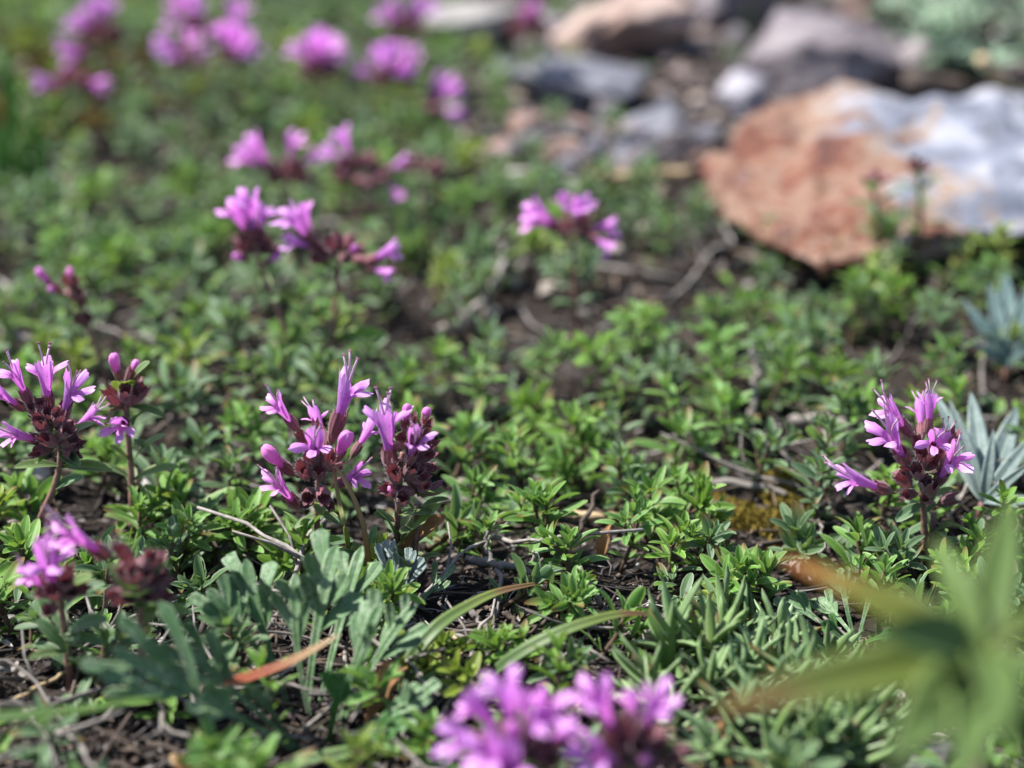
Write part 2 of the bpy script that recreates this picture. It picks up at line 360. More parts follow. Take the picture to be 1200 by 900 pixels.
# ------------------------------------------------------------------ thyme sprig prototypes (metres, base at the origin)
def sprig_meshes(seed, h, style):
    q = random.Random(seed); f = MB(); s = MB()
    def shoot(p0, d0, length, nodes, ll, phase, tiny=False):
        d = Vector(d0).normalized(); p = Vector(p0); pts = [p.copy()]
        gaps = [1.25 - .13 * i for i in range(nodes)] ; gaps = [max(.28, g) for g in gaps]; tot = sum(gaps)
        side = []
        for i, g in enumerate(gaps):
            d = (d + Vector((q.uniform(-.13, .13), q.uniform(-.13, .13), .16))).normalized()
            p = p + d * length * g / tot; pts.append(p.copy())
            u = i / max(1, nodes - 1)
            x = d.orthogonal().normalized(); yv = d.cross(x)
            el = R(12 + 34 * u ** 1.3 + q.uniform(-12, 12))
            l = ll * (1 - .28 * max(0, u - .6) / .4) * (.72 + .38 * min(1, u * 2.2))
            for k in range(2):
                az = phase + i * PI / 2 + k * PI + q.uniform(-.3, .3)
                rad = x * math.cos(az) + yv * math.sin(az)
                ld = rad * math.cos(el) + d * math.sin(el); upv = d * math.cos(el) - rad * math.sin(el)
                lq = l * q.uniform(.82, 1.16)
                if q.random() < .05: continue
                add_leaf(f, frame_yz(p + rad * .0003, ld, upv), lq, lq * q.uniform(.25, .33), 'thyme',
                         q.uniform(.25, .6), q.uniform(.1, .8), 6, 5, q.random(), q.uniform(-.25, .25))
                if not tiny and i < nodes - 1 and q.random() < .5:  # axillary tuft
                    ax = p + rad * .0006
                    for kk in range(2):
                        a2 = az + (kk - .5) * 2.0; r2 = x * math.cos(a2) + yv * math.sin(a2)
                        l2 = lq * q.uniform(.38, .58)
                        add_leaf(f, frame_yz(ax, r2 * .55 + rad * .35 + d * .75, d - rad * .5), l2, l2 * .36, 'thyme', .5, .3, 4, 5, q.random())
            if not tiny and i in (1, 2) and q.random() < .75: side.append((p.copy(), az, x, yv, d.copy(), i))
        # closed tip
        for k in range(4):
            az = phase + k * PI / 2 + .7; x = d.orthogonal().normalized(); yv = d.cross(x)
            rad = x * math.cos(az) + yv * math.sin(az); l2 = ll * q.uniform(.42, .66)
            el = R(58 if k % 2 else 70)
            add_leaf(f, frame_yz(p + d * .0002, rad * math.cos(el) + d * math.sin(el), d * math.cos(el) - rad * math.sin(el)), l2, l2 * .38, 'thyme', .55, .3, 5, 5, q.random())
        n = len(pts); s.tube(pts, [.00055 - .0003 * i / n for i in range(n)] if not tiny else .0003, 5)
        for (sp, az, x, yv, dd, i) in side:
            a2 = az + PI / 2 * q.choice((-1, 1)) + q.uniform(-.4, .4); rad = x * math.cos(a2) + yv * math.sin(a2)
            shoot(sp, rad * .8 + dd * .7, length * q.uniform(.35, .55), q.choice((3, 3, 4)), ll * .78, q.uniform(0, 3), True)
    lean = Vector((q.uniform(-.35, .35), q.uniform(-.35, .35), 1))
    nodes = {'small': 4, 'mid': 5, 'tall': 7}[style]; ll = {'small': .0057, 'mid': .0068, 'tall': .0070}[style]
    shoot((0, 0, -.001), lean, h, nodes, ll, q.uniform(0, 6))
    tip = None
    return f, s
PROTO = {}
for style, hs in (('small', (.0065, .0075, .0085, .007)), ('mid', (.0105, .0115, .0125, .011, .012, .013)), ('tall', (.015, .016, .018, .017))):
    PROTO[style] = []
    for k, h in enumerate(hs):
        f, s = sprig_meshes(100 + k * 7 + len(style) * 31, h, style)
        fm = {t: f.mesh('thyme_foliage', M['thyme_' + t]) for t in ('fresh', 'dull', 'yellow')}
        sm = s.mesh('thyme_stem', M['stem_brown'])
        PROTO[style].append((fm, sm, h, f))

# ------------------------------------------------------------------ flower prototypes (mm units, axis +z, upper lip towards +y)
def smooth_lobe(t, p=2.4): return max(0.0, 1 - abs(t) ** p) ** (1 / p) if abs(t) < 1 else 0.0
def corolla(seed, openness=1.0):
    q = random.Random(seed); mb = MB(); N = 72
    lip_up = q.uniform(8, 24); low = [q.uniform(48, 80) * openness + 5 for _ in range(3)]; ll = [q.uniform(2.3, 3.0) for _ in range(3)]
    bend = q.uniform(-.05, .16)
    rows, uvs = [], []
    def ax(z):                          # slight arch of the tube
        return Vector((0, bend * (z / 6) ** 2 * 1.2, z)), Vector((0, bend * .8 * z / 6, 1)).normalized()
    prof = [(1.0, .40), (2.4, .46), (3.5, .55), (4.4, .68), (5.2, .84), (6.0, 1.0)]
    angs = [2 * PI * j / N for j in range(N)]
    for z, r in prof:
        c, d = ax(z)
        rows.append([c + Vector((math.cos(a) * r * 1.06, math.sin(a) * r * .9, 0)) for a in angs])
        uvs.append([(j / N, z / 6 * .6) for j in range(N)])
    NV = 8
    lobes = []
    for a in angs:
        deg = math.degrees(a)
        t = (deg - 90) / 72
        if abs(t) < 1: lobes.append((2.6 * smooth_lobe(t, 2.6) - .55 * math.exp(-(t / .13) ** 2), lip_up, 0)); continue
        best = (0.0, 60, 1)
        for k, c0 in enumerate((208, 270, 332)):
            t = (deg - c0) / 23
            if abs(t) < 1: best = (ll[k] * smooth_lobe(t, 2.2), low[k], 1)
        lobes.append(best)
    for i in range(1, NV + 1):
        v = i / NV; row, ur = [], []
        for j, a in enumerate(angs):
            L, b, lowf = lobes[j]; L *= 1 + .09 * math.sin(13 * a + seed * 2) + .06 * math.sin(29 * a + seed); c, d = ax(6.0); rad = Vector((math.cos(a), math.sin(a), 0))
            x = y = 0.0; steps = 6
            for k in range(steps):      # gradual bend
                th = R(b) * min(1, .25 + 1.1 * (k + .5) / steps * v * 1.2)
                x += math.cos(th) * L * v / steps; y += math.sin(th) * L * v / steps
            rip = (.10 * math.sin(3 * a + 5 * v) + .16 * math.sin(7 * a + seed) * v) * v
            row.append(c + Vector((math.cos(a) * 1.0 * 1.06, math.sin(a) * 1.0 * .9, 0)) + d * (x + rip) + rad * y)
            ur.append((j / N, .6 + .4 * v * (L / 2.5)))
        rows.append(row); uvs.append(ur)
    mb.grid(rows, uvs, 0, 0, True)
    return mb.mesh('corolla', M['petal'])
def calyx(seed, long=1.0):
    q = random.Random(seed); mb = MB(); N = 40; rows, uvs = [], []
    angs = [2 * PI * j / N for j in range(N)]
    for z, r in ((-.9, .16), (-.25, .18), (0, .38), (.5, .66), (1.2, .86), (2.0, .94), (2.8, .86)):
        rows.append([Vector((math.cos(a) * r * (1 + .06 * math.sin(10 * a)), math.sin(a) * r * (1 + .06 * math.sin(10 * a)), z * long)) for a in angs])
        uvs.append([(j / N, max(0, z) / 4) for j in range(N)])
    for i in range(1, 6):
        v = i / 5; row, ur = [], []
        for j, a in enumerate(angs):
            deg = math.degrees(a); L = 0; b = 0
            for c0, hw, l, bb in ((50, 22, .55, 8), (90, 22, .6, 12), (130, 22, .55, 8), (238, 26, 1.1, 2), (302, 26, 1.1, 2)):
                t = abs(deg - c0) / hw
                if t < 1: L = l * (1 - t) ** .8; b = bb
            rad = Vector((math.cos(a), math.sin(a), 0))
            row.append(rad * (.86 + math.sin(R(b)) * L * v) + Vector((0, 0, (2.8 + L * v * math.cos(R(b))) * long))); ur.append((j / N, .7 + .3 * v))
        rows.append(row); uvs.append(ur)
    mb.grid(rows, uvs, 0, 0, True)
    for _ in range(90):                 # white hairs
        a = q.uniform(0, 2 * PI); z = q.uniform(.2, 3.6); rad = Vector((math.cos(a), math.sin(a), 0)); p = rad * (.8 if z > 1 else .5) + Vector((0, 0, z * long))
        d = (rad + Vector((q.gauss(0, .3), q.gauss(0, .3), q.uniform(.2, 1.0)))).normalized() * q.uniform(.35, .75); sd = Vector((-math.sin(a), math.cos(a), 0)) * .022
        mb.add([p - sd, p + sd, p + rad * .02 + Vector((0, 0, .03)), p + d], ((0, 1, 3), (1, 2, 3), (2, 0, 3)), 0, 1)
    return mb.mesh('calyx', [M['calyx'], M['hair']])
def bud(seed, fat=1.0):
    q = random.Random(seed); mb = MB(); N = 22; rows, uvs = [], []; bx = q.uniform(-.3, .3); by = q.uniform(-.1, .35)
    for z, r in ((1.2, .55), (2.6, .66), (3.6, .80), (4.5, 1.02), (5.3, 1.18), (6.0, 1.15), (6.6, .92), (7.0, .55), (7.15, .08)):
        k = (z / 7) ** 2
        rows.append([Vector((math.cos(a) * r * fat * (1 + (.04 + .20 * max(0, z - 4) / 3) * math.sin(4 * a + z * .5) + .03 * math.sin(9 * a)) + bx * k, math.sin(a) * r * fat * .92 + by * k, z)) for a in (2 * PI * j / N for j in range(N))])
        uvs.append([(j / N, z / 7.15) for j in range(N)])
    mb.grid(rows, uvs, 0, 0, True); return mb.mesh('bud', M['bud'])
def stamen(seed):
    q = random.Random(seed); mb = MB(); a = q.uniform(-.6, .6); c = q.uniform(-.12, .5); l = q.uniform(4.6, 6.4)
    pts = [Vector((a * t * t * 3, c * t * t * 3 + .1 * math.sin(t * 3), 5.0 + l * t)) for t in (0, .25, .5, .75, 1)]
    mb.tube(pts, [.15, .145, .14, .13, .12], 6)
    e = pts[-1]                         # two-celled anther
    for dx in (-.11, .11):
        rows = []
        for k in range(5):
            th = PI * k / 4; rows.append([e + Vector((dx + math.sin(th) * .13 * math.cos(b), math.sin(th) * .13 * math.sin(b), .19 * -math.cos(th) + .1)) for b in (2 * PI * j / 6 for j in range(6))])
        mb.grid(rows, [[(.5, .5)] * 6] * 5, 0, 1, True)
    return mb.mesh('stamen', [M['stamen'], M['anther']])
COR = [corolla(s) for s in range(6)]; CAL = [calyx(1), calyx(2, 1.12), calyx(3, .9)]; BUD = [bud(1), bud(2, 1.08), bud(3, .9)]; STA = [stamen(s) for s in range(6)]

def sz(p0, p1, roll=0.0, scale=1.0):    # matrix: +z from p0 to p1, +y towards up, mm units
    z = (p1 - p0).normalized(); upv = Vector((0, -.25, 1))
    x = upv.cross(z)
    if x.length < .15: x = Vector((1, 0, 0)).cross(z)
    x.normalize(); y = z.cross(x)
    m = Matrix((x, y, z)).transposed() @ Matrix.Rotation(roll, 3, 'Z')
    m = m.to_4x4() @ Matrix.Scale(scale * MM, 4); m.translation = p0; return m

class Head:
    """one flowering thyme stem: stem, leaves, open flowers (calyx, stamens), buds and bare calyces"""
    def __init__(s, label, stem_px, Yoff=0.0, group='flowering thyme stems', name='flowering_thyme', near=True):
        b = gp(*stem_px[0]); s.Y = b.y + Yoff; s.q = random.Random(len(label) * 7 + int(stem_px[-1][0]))
        s.o = thing(name, b, label, 'flower', group); s.b = b; s.near = near
        pts = []
        n = len(stem_px)
        for i, (x, y) in enumerate(stem_px): pts.append((b if i == 0 else at(x, y, b.y + Yoff * i / (n - 1))) - b)
        # smooth the stem through the points
        sm = []
        for i in range(n - 1):
            p0, p1, p2, p3 = pts[max(i - 1, 0)], pts[i], pts[i + 1], pts[min(i + 2, n - 1)]
            for k in range(4):
                t = k / 4; sm.append(.5 * ((2 * p1) + (p2 - p0) * t + (2 * p0 - 5 * p1 + 4 * p2 - p3) * t * t + (3 * p1 - p0 - 3 * p2 + p3) * t ** 3))
        sm.append(pts[-1]); s.stem = sm
        mb = MB(); mb.tube([sm[0] - Vector((0, 0, .002))] + sm, [.00062 - .00022 * i / len(sm) for i in range(len(sm) + 1)], 8, wob=.12)
        if min(p[1] for p in stem_px) > 400:
            for _ in range(160):
                k = s.q.uniform(0, len(sm) - 1.001); p = sm[int(k)].lerp(sm[int(k) + 1], k % 1); a = s.q.uniform(0, 2 * PI); rad = Vector((math.cos(a), math.sin(a), s.q.uniform(-.2, .4)))
                p = p + rad * .0004; sd = Vector((-math.sin(a), math.cos(a), 0)) * .00002
                mb.add([p - sd, p + sd, p + Vector((0, 0, .00003)), p + rad * s.q.uniform(.0003, .0006)], ((0, 1, 3), (1, 2, 3), (2, 0, 3)), 0, 1)
        link('stem', mb.mesh('flower_stem', [M['stem_red'], M['hair']]), s.o)
        s.ppm = FPX / (s.Y * math.cos(PITCH) + (CAMH - .02) * math.sin(PITCH)) * MM      # pixels per mm there
    def P(s, x, y, dz=0.0):             # local point at pixel, dz mm nearer the camera
        return at(x, y, s.Y - dz * MM) - s.b
    def calyx(s, x0, y0, x1, y1, dz=0, z0=0, sc=None):
        a = s.P(x0, y0, z0); c = s.P(x1, y1, z0 + dz)
        if sc is None: sc = min(1.15, max(.7, (c - a).length / (3.6 * MM)))
        return link('calyx', s.q.choice(CAL), s.o, sz(a, c, s.q.uniform(-.5, .5), sc))
    def flower(s, x0, y0, x1, y1, dz=0, z0=0, roll=0, k=None, st=3, sc=None):
        a = s.P(x0, y0, z0); c = s.P(x1, y1, z0 + dz)
        if sc is None: sc = min(1.30, max(.76, (c - a).length / (7.9 * MM)))
        m = sz(a, c, roll + s.q.uniform(-.2, .2), sc)
        f = link('flower', COR[s.q.randrange(6) if k is None else k], s.o, m)
        link('calyx', s.q.choice(CAL), f)
        if s.near:
            ks = s.q.sample(range(6), st)
            for kk in ks: link('stamen', STA[kk], f, Matrix.Rotation(s.q.uniform(-.5, .5), 4, 'Z'))
        return f
    def bud(s, x0, y0, x1, y1, dz=0, z0=0, sc=None):
        a = s.P(x0, y0, z0); c = s.P(x1, y1, z0 + dz)
        if sc is None: sc = min(1.2, max(.5, (c - a).length / (7.1 * MM)))
        m = sz(a, c, s.q.uniform(-.5, .5), sc); f = link('bud', s.q.choice(BUD), s.o, m); link('calyx', s.q.choice(CAL), f); return f
    def leaf(s, x0, y0, x1, y1, dz=0, z0=0, w=.36, mat='bract', curl=.5, face=.35):
        a = s.P(x0, y0, z0); c = s.P(x1, y1, z0 + dz); L = (c - a).length; mb = MB()
        d = (c - a).normalized(); upv = Vector((0, -face, 1)); m = frame_yz(a, d, upv)
        add_leaf(mb, m, L, L * w, 'thyme', s.q.uniform(.2, .5), curl, 8, 7, s.q.random() * .9, s.q.uniform(-.25, .25))
        return link('leaf', mb.mesh('bract', M[mat]), s.o)
    def core(s, x, y, n, rad, z0=0, up=.35, sc=.95):      # a dome of n calyces, rad in px
        for i in range(n):
            t = (i + .5) / n; th = i * 2.39996 + s.q.uniform(-.3, .3); el = math.asin(min(.98, up + (1 - up) * t * .98)) if s.q.random() < .75 else R(s.q.uniform(-12, 25))
            dx = math.cos(th) * math.cos(el); dd = math.sin(th) * math.cos(el); dy = math.sin(el)
            a = s.P(x + dx * rad * .28, y - dy * rad * .25, z0 + dd * rad * .28 / s.ppm)
            m = sz(a, a + Vector((dx, -dd, dy)) * .003, s.q.uniform(0, 6), sc * s.q.uniform(.8, 1.12)); link('calyx', s.q.choice(CAL), s.o, m)
    def leafpairs(s, spots, L=5.5, mat='bract'):         # pairs of leaves along the stem, t 0..1
        for i, t in enumerate(spots):
            k = min(len(s.stem) - 2, int(t * (len(s.stem) - 1))); p = s.stem[k]; d = (s.stem[k + 1] - s.stem[k]).normalized()
            az0 = i * PI / 2 + s.q.uniform(-.5, .5)
            for j in range(2):
                az = az0 + j * PI; rad = Vector((math.cos(az), math.sin(az), 0)); el = R(s.q.uniform(15, 45))
                l = L * s.q.uniform(.8, 1.15) * MM; mb = MB()
                add_leaf(mb, frame_yz(p, rad * math.cos(el) + d * math.sin(el), d * math.cos(el) - rad * math.sin(el)), l, l * .38, 'thyme', .4, .7, 7, 5, s.q.random() * .9)
                link('leaf', mb.mesh('stem_leaf', M[mat]), s.o)

# ================================================================== SETTING: the ground
def ground():
    xs = [i * .003 for i in range(-75, 76)]; ys = [.12 + i * .003 for i in range(0, 200)]
    step = .004
    while xs[-1] < 25: step *= 1.25; xs.append(xs[-1] + step); xs.insert(0, xs[0] - step)
    step = .004
    while ys[-1] < 30: step *= 1.25; ys.append(ys[-1] + step)
    step = .004
    while ys[0] > -10: step *= 1.25; ys.insert(0, ys[0] - step)
    mb = MB(); rows, uvs = [], []
    for y in ys:
        row = []
        for x in xs:
            z = H(x, y) - .0006
            if abs(x) < .5 and -.2 < y < 1.2:
                z += .0011 * noise.noise(Vector((x * 160, y * 160, 0))) + .0007 * noise.noise(Vector((x * 420, y * 420, 5)))
            row.append(Vector((x, y, z)))
        rows.append(row); uvs.append([(.5, .5)] * len(xs))
    mb.grid(rows, uvs)
    tag(link('ground', mb.mesh('ground', M['soil'])), 'dark brown crumbly soil between the plants', None, None, 'structure')
ground()

def litter():
    q = random.Random(5); mb = MB()
    n = 0
    while n < 26000:
        px = q.uniform(-450, 1650); py = -20 + 1300 * q.random() ** .66
        p = gp(px, py); D = proj(p)[2]
        if D > .75: continue
        n += 1
        s = q.uniform(.4, 1.0) * MM * (1 if D < .42 else 1.7); a = q.uniform(0, 2 * PI); c, sn = math.cos(a), math.sin(a)
        k = q.random(); z = p.z + q.uniform(.0, .0012); r = q.random()
        tl = Vector((q.uniform(-.5, .5), q.uniform(-.5, .5), 1)).normalized()
        m = frame_yz(Vector((p.x, p.y, z)), Vector((c, sn, q.uniform(-.3, .3))), tl)
        if k < .38:                     # curled dead leaf flake
            add_leaf(mb, m, s * q.uniform(2.0, 4.5), s * q.uniform(.8, 1.6), 'lance', q.uniform(.3, 1.2), q.uniform(-1.5, 1.5), 3, 3, r)
        elif k < .68:                   # bit of stalk
            l = s * q.uniform(3, 11) if q.random() < .8 else s * q.uniform(12, 24); b = q.uniform(-.2, .2)
            mb.tube([m @ Vector((0, -l / 2, 0)), m @ Vector((l * b, 0, l * .05)), m @ Vector((0, l / 2, 0))], s * q.uniform(.14, .38), 4, r)
        else:                           # grain
            vs = [m @ (Vector(v) * s * .6 * q.uniform(.6, 1.3)) for v in ((1, 0, 0), (-1, 0, 0), (0, 1, 0), (0, -1, 0), (0, 0, .8), (0, 0, -.8))]
            mb.add(vs, ((0, 2, 4), (2, 1, 4), (1, 3, 4), (3, 0, 4), (2, 0, 5), (1, 2, 5), (3, 1, 5), (0, 3, 5)), r)
    me = mb.mesh('litter', M['litter'])
    tag(link('plant_litter', me), 'brown and grey litter of dead leaves, stalks and grit on the soil', 'litter', None, 'stuff')
litter()

# ================================================================== ROCKS
def hull_rock(name, label, pts, mat, seed, o0, group='rocks', cat='rock', amp=1.0, cuts=9, rz=0.0):
    """an angular stone: the hull of PTS (metres, about o0), its faces roughened and its edges chipped"""
    import bmesh
    bm = bmesh.new()
    for p in pts: bm.verts.new(p)
    r = bmesh.ops.convex_hull(bm, input=bm.verts)
    bmesh.ops.delete(bm, geom=[v for v in bm.verts if not v.link_faces], context='VERTS')
    bmesh.ops.triangulate(bm, faces=bm.faces)
    bmesh.ops.subdivide_edges(bm, edges=bm.edges, cuts=cuts, use_grid_fill=True)
    bmesh.ops.triangulate(bm, faces=bm.faces)
    bm.normal_update(); size = max((v.co - bm.verts[0].co).length for v in (bm.verts.ensure_lookup_table() or bm.verts))
    off = Vector((seed * 3.1, seed * 1.7, 0)); k = 1 / size
    moves = []
    for v in bm.verts:
        c = v.co * k * 5 + off
        d = noise.fractal(c, .8, 2.1, 5) * .030 + (abs(noise.noise(c * 1.7)) - .3) * .035 + noise.noise(c * 6) * .008
        moves.append((v, v.co + v.normal * d * size * amp))
    for v, c in moves: v.co = c
    me = bpy.data.meshes.new(name); bm.to_mesh(me); bm.free(); me.materials.append(M[mat])
    me.polygons.foreach_set('use_smooth', [True] * len(me.polygons))
    o = link(name, me); o.location = o0; o.rotation_euler = (0, 0, rz); return tag(o, label, cat, group)
def rock(name, label, cx, cy, size, mat, seed, cuts=7, sink=.3, rz=0.0, group='rocks', planes=None, rough=.05, center=None, cat='rock'):
    """size in mm (x, y, z); centre foot seen at pixel cx, cy"""
    q = random.Random(seed); p = center if center is not None else gp(cx, cy); pts = []
    for _ in range(13):
        d = Vector((q.gauss(0, 1), q.gauss(0, 1), q.gauss(0, 1))).normalized() * q.uniform(.85, 1.08)
        z = max(-.6, min(.72, d.z * 1.2))
        pts.append(Vector((d.x * size[0], d.y * size[1], z * size[2])) * .5 * MM)
    pts += [Vector((sx * size[0] * .3, sy * size[1] * .3, -.6 * size[2])) * .5 * MM for sx in (-1, 1) for sy in (-1, 1)]
    return hull_rock(name, label, pts, mat, seed, Vector((p.x, p.y, p.z + size[2] * .5 * MM * (1 - 2 * sink))), group, cat, .8, 6 if size[0] < 20 else 9, rz)

# the big rust and white boulder
o0 = gp(1030, 255)
hull_rock('rock', 'large boulder, rusty orange on one end and white quartz on top with painted sky reflection', [p - o0 for p in (
    at(818, 196, .448), at(846, 252, .427), at(900, 282, .408), at(962, 314, .394), at(1030, 302, .396), at(1130, 285, .402), at(1260, 262, .410), at(1290, 180, .44),
    at(866, 142, .468), at(905, 122, .476), at(945, 110, .482), at(1010, 108, .486), at(1100, 103, .492), at(1200, 112, .49), at(1290, 130, .48), at(1005, 190, .441), at(990, 250, .412),
    at(870, 215, .437), gp(880, 262) - Vector((0, -.012, .008)), gp(1000, 290) - Vector((0, -.01, .01)), gp(1250, 250) - Vector((0, -.01, .01)), gp(1240, 180) - Vector((0, 0, .01)), gp(920, 180) - Vector((0, 0, .01)))],
    'rock_rust', 4, o0, amp=1.25, cuts=13)
rock('rock', 'flat grey slate slab with a dark shadow under its edge', 678, 128, (46, 34, 20), 'rock_slate', 9, 5, .22, R(8))
rock('rock', 'dark jagged grey stone beside the flat grey slab', 755, 160, (28, 22, 13), 'rock_slate', 15, 8, .28, R(-25))
rock('rock', 'pinkish brown rock behind the flat grey slab', 742, 60, (56, 40, 36), 'rock_pink', 18, 6, .25, R(20))
rock('rock', 'tan broken rock beside the pinkish brown rock', 700, 72, (30, 26, 26), 'rock_pink', 118, 6, .25, R(60))
rock('rock', 'dark purplish stone between the pale grey rock and the pinkish rock', 630, 72, (26, 24, 22), 'rock_mauve', 19, 6, .25, R(20))
rock('rock', 'mauve grey rock rising behind the rusty boulder', 965, 112, (46, 36, 34), 'rock_mauve', 23, 6, .22, R(-15))
rock('rock', 'lower mauve rock beside the reddish dead branch', 1060, 100, (44, 34, 26), 'rock_mauve', 123, 6, .25, R(35))
rock('rock', 'pinkish grey rock behind the mauve rock', 1040, 42, (50, 40, 40), 'rock_pink', 27, 6, .25, R(10))
rock('rock', 'pale grey rock beyond the purple flower heads', 540, 52, (44, 32, 22), 'rock_pale', 31, 6, .28, R(-8))
rock('rock', 'long pale grey rock at the back behind the row of blurred flowers', 350, 6, (60, 36, 22), 'rock_pale', 33, 6, .3, R(5))
rock('rock', 'brown grey rock behind the pinkish rock at the back edge', 850, 22, (44, 36, 30), 'rock_mauve', 37, 6, .25, R(40))
rock('rock', 'small upright lilac grey stone beside the end of the rusty boulder', 868, 138, (14, 12, 19), 'rock_lilac', 39, 6, .2, R(12))
rock('stone', 'flat whitish stone lying in the thyme before the grey slab', 618, 222, (27, 15, 8), 'rock_pale', 41, 6, .25, R(6), cat='stone', group='small stones')
rock('stone', 'round beige pebble in the shadow under the rusty boulder', 880, 312, (8, 7, 6.5), 'pebble', 43, 9, .2, 0, cat='stone', group='small stones')
rock('stone', 'whitish grey stone half hidden behind two thyme sprigs', 192, 600, (9, 8, 11), 'rock_pale', 45, 5, .2, R(30), cat='stone', group='small stones')
rock('stone', 'pale round stone in a dark gap of the mat at the left edge', 25, 285, (9, 8, 7), 'rock_mauve', 47, 5, .25, 0, cat='stone', group='small stones')
rock('stone', 'dark wet looking stone at the foot of the blurred rosette', 1085, 905, (11, 10, 7), 'rock_dark', 49, 6, .3, 0, cat='stone', group='small stones')
rock('stone', 'brown stone below the leftmost bent twig', 25, 570, (12, 9, 7), 'pebble', 51, 6, .3, 0, cat='stone', group='small stones')
rock('stone', 'grey flat chip on bare soil between the two curved grass tips', 752, 748, (6, 5, 2.6), 'pebble', 53, 6, .25, 0, cat='stone', group='small stones')
for i, (px, py, sc) in enumerate(((640, 345, 6), (605, 335, 5), (575, 372, 5), (680, 372, 4.5), (655, 330, 4), (965, 520, 4.5), (900, 530, 4), (540, 572, 3.6), (560, 585, 3), (720, 300, 6), (760, 275, 6))):
    lab = ['largest brown pebble on the bare patch below the lone flower head', 'brown pebble at the far side of the bare patch by the forked twig', 'brown pebble at the near end of the forked grey twig',
           'brown pebble at the foot of the lone flower head', 'small pebble between two others on the bare patch', 'beige pebble beneath the pale curved twig', 'beige pebble beside the yellow moss, on its far side',
           'tan pebble in the dark gap beside the centre flower heads', 'smaller tan pebble just in front of another in the dark gap', 'dark pebble beside the lone flower head', 'dark pebble in the deep shade left of the rusty boulder'][i]
    rock('pebble', lab, px, py, (sc, sc * .85, sc * .7), 'pebble', 60 + i, 5, .25, i, cat='pebble', group='brown pebbles')

q = random.Random(91); rub = []
for i in range(150):
    x = q.uniform(565, 1040); y = q.uniform(4, 205)
    if abs(x - 680) < 90 and 60 < y < 150: y = q.uniform(155, 195)
    if x > 830 and y > 95: x -= 280
    k = i % 4; sc = q.choice((3, 4, 5, 6, 8, 11, 14)) * q.uniform(.8, 1.2)
    o = rock('rock', '', x, y, (sc, sc * q.uniform(.6, .9), sc * q.uniform(.4, .8)), ('rock_slate', 'rock_pink', 'rock_dark', 'rock_mauve')[k], 200 + i, 9, .25, q.uniform(0, 6), group='rubble among the back rocks', cat='rock', rough=.06)
    o['_x'] = x; o['_y'] = y; o['_t'] = ('slate grey', 'pinkish', 'dark', 'mauve')[k]; rub.append(o)
RUBBLE = rub

# ================================================================== TWIGS and sticks (pixels, height above the soil in mm, radius mm)
def path3(pts, q, n=5, jit=.25):
    out = []
    for i in range(len(pts) - 1):
        for k in range(n):
            p = pts[i].lerp(pts[i + 1], k / n)
            if not (i == 0 and k == 0): p = p + Vector((q.gauss(0, jit), q.gauss(0, jit), q.gauss(0, jit * .6))) * MM
            out.append(p)
    out.append(pts[-1]); return out
def twig(label, pts, rad, mat='twig', branches=(), name='twig', cat='twig', group='twigs on the soil', seed=1, jit=.25):
    q = random.Random(seed); P3 = [gp(x, y, h * MM) for (x, y, h) in pts]; o0 = P3[0].copy(); o0.z = H(o0.x, o0.y)
    mb = MB(); pp = [p - o0 for p in path3(P3, q, 5, jit)]; n = len(pp)
    mb.tube(pp, [rad * MM * (1 - .45 * i / n) * (1 + .18 * math.sin(i * 1.7 + seed)) for i in range(n)], 7, wob=.15)
    o = link(name, mb.mesh(name, M[mat])); o.location = o0; tag(o, label, cat, group)
    for br in branches:
        b = MB(); P4 = [gp(x, y, h * MM) - o0 for (x, y, h) in br]; pp = path3(P4, q, 4, jit); n = len(pp)
        b.tube(pp, [rad * .6 * MM * (1 - .5 * i / n) for i in range(n)], 6, wob=.15); link('branch', b.mesh('branch', M[mat]), o)
    return o
twig('grey forked twig lying on the bare soil in front of the centre sprigs', [(546, 656, 3), (580, 660, 3.5), (615, 664, 3), (646, 678, 1.5)], .75, 'twig', [[(577, 660, 3.4), (573, 640, 5), (571, 622, 7)], [(583, 661, 3), (586, 690, 1.5), (580, 740, .8)], [(622, 664, 3), (630, 650, 5), (626, 646, 6)], [(630, 668, 2.5), (636, 655, 5)]], seed=3)
twig('bleached stick leaning upright beside the small green sprig at the centre', [(705, 712, .8), (692, 688, 4), (679, 664, 7)], .55, 'twig', seed=4, jit=.12)
twig('thin reddish dead stalk slanting down to the long curved grass blade', [(655, 712, 4), (638, 730, 2), (615, 748, .8)], .4, 'twig_dark', [[(640, 728, 2), (645, 718, 3.4)]], seed=5)
twig('short dark twig half buried below the grey forked twig', [(552, 716, 2), (570, 738, 1.2), (586, 755, .5)], .5, 'twig', seed=6)
twig('thin grey twig end beside the thin reddish stalk', [(592, 718, 2), (605, 730, 1.5), (616, 742, .5)], .45, 'twig_dark', seed=7)
twig('pale straw lying by the root of the long curved grass blade', [(522, 744, 1.5), (550, 756, 1.2), (580, 759, .8)], .42, 'straw', seed=8, jit=.1)
twig('grey forked twig standing on the bare patch behind the centre sprigs', [(515, 388, 1.5), (545, 380, 3), (572, 345, 4), (592, 300, 6), (588, 282, 9)], 1.0, 'twig', [[(548, 378, 3), (538, 350, 4), (520, 330, 5)]], seed=9, jit=.5)
twig('grey dead twig standing upright behind the yellow moss', [(878, 500, 1), (884, 470, 4), (886, 430, 8), (882, 408, 11)], .8, 'twig', seed=10, jit=.3)
twig('pale curved twig lying left of the flower head by the silver leaves', [(925, 494, 2), (960, 490, 3), (1000, 497, 2.5), (1035, 508, 1.5)], 1.0, 'twig', seed=11)
twig('brown twig lying along the far edge of the yellow moss', [(806, 562, 2), (850, 566, 3), (900, 572, 2.5), (922, 580, 1.5)], .8, 'twig', [[(830, 565, 2.5), (822, 552, 3)]], seed=12)
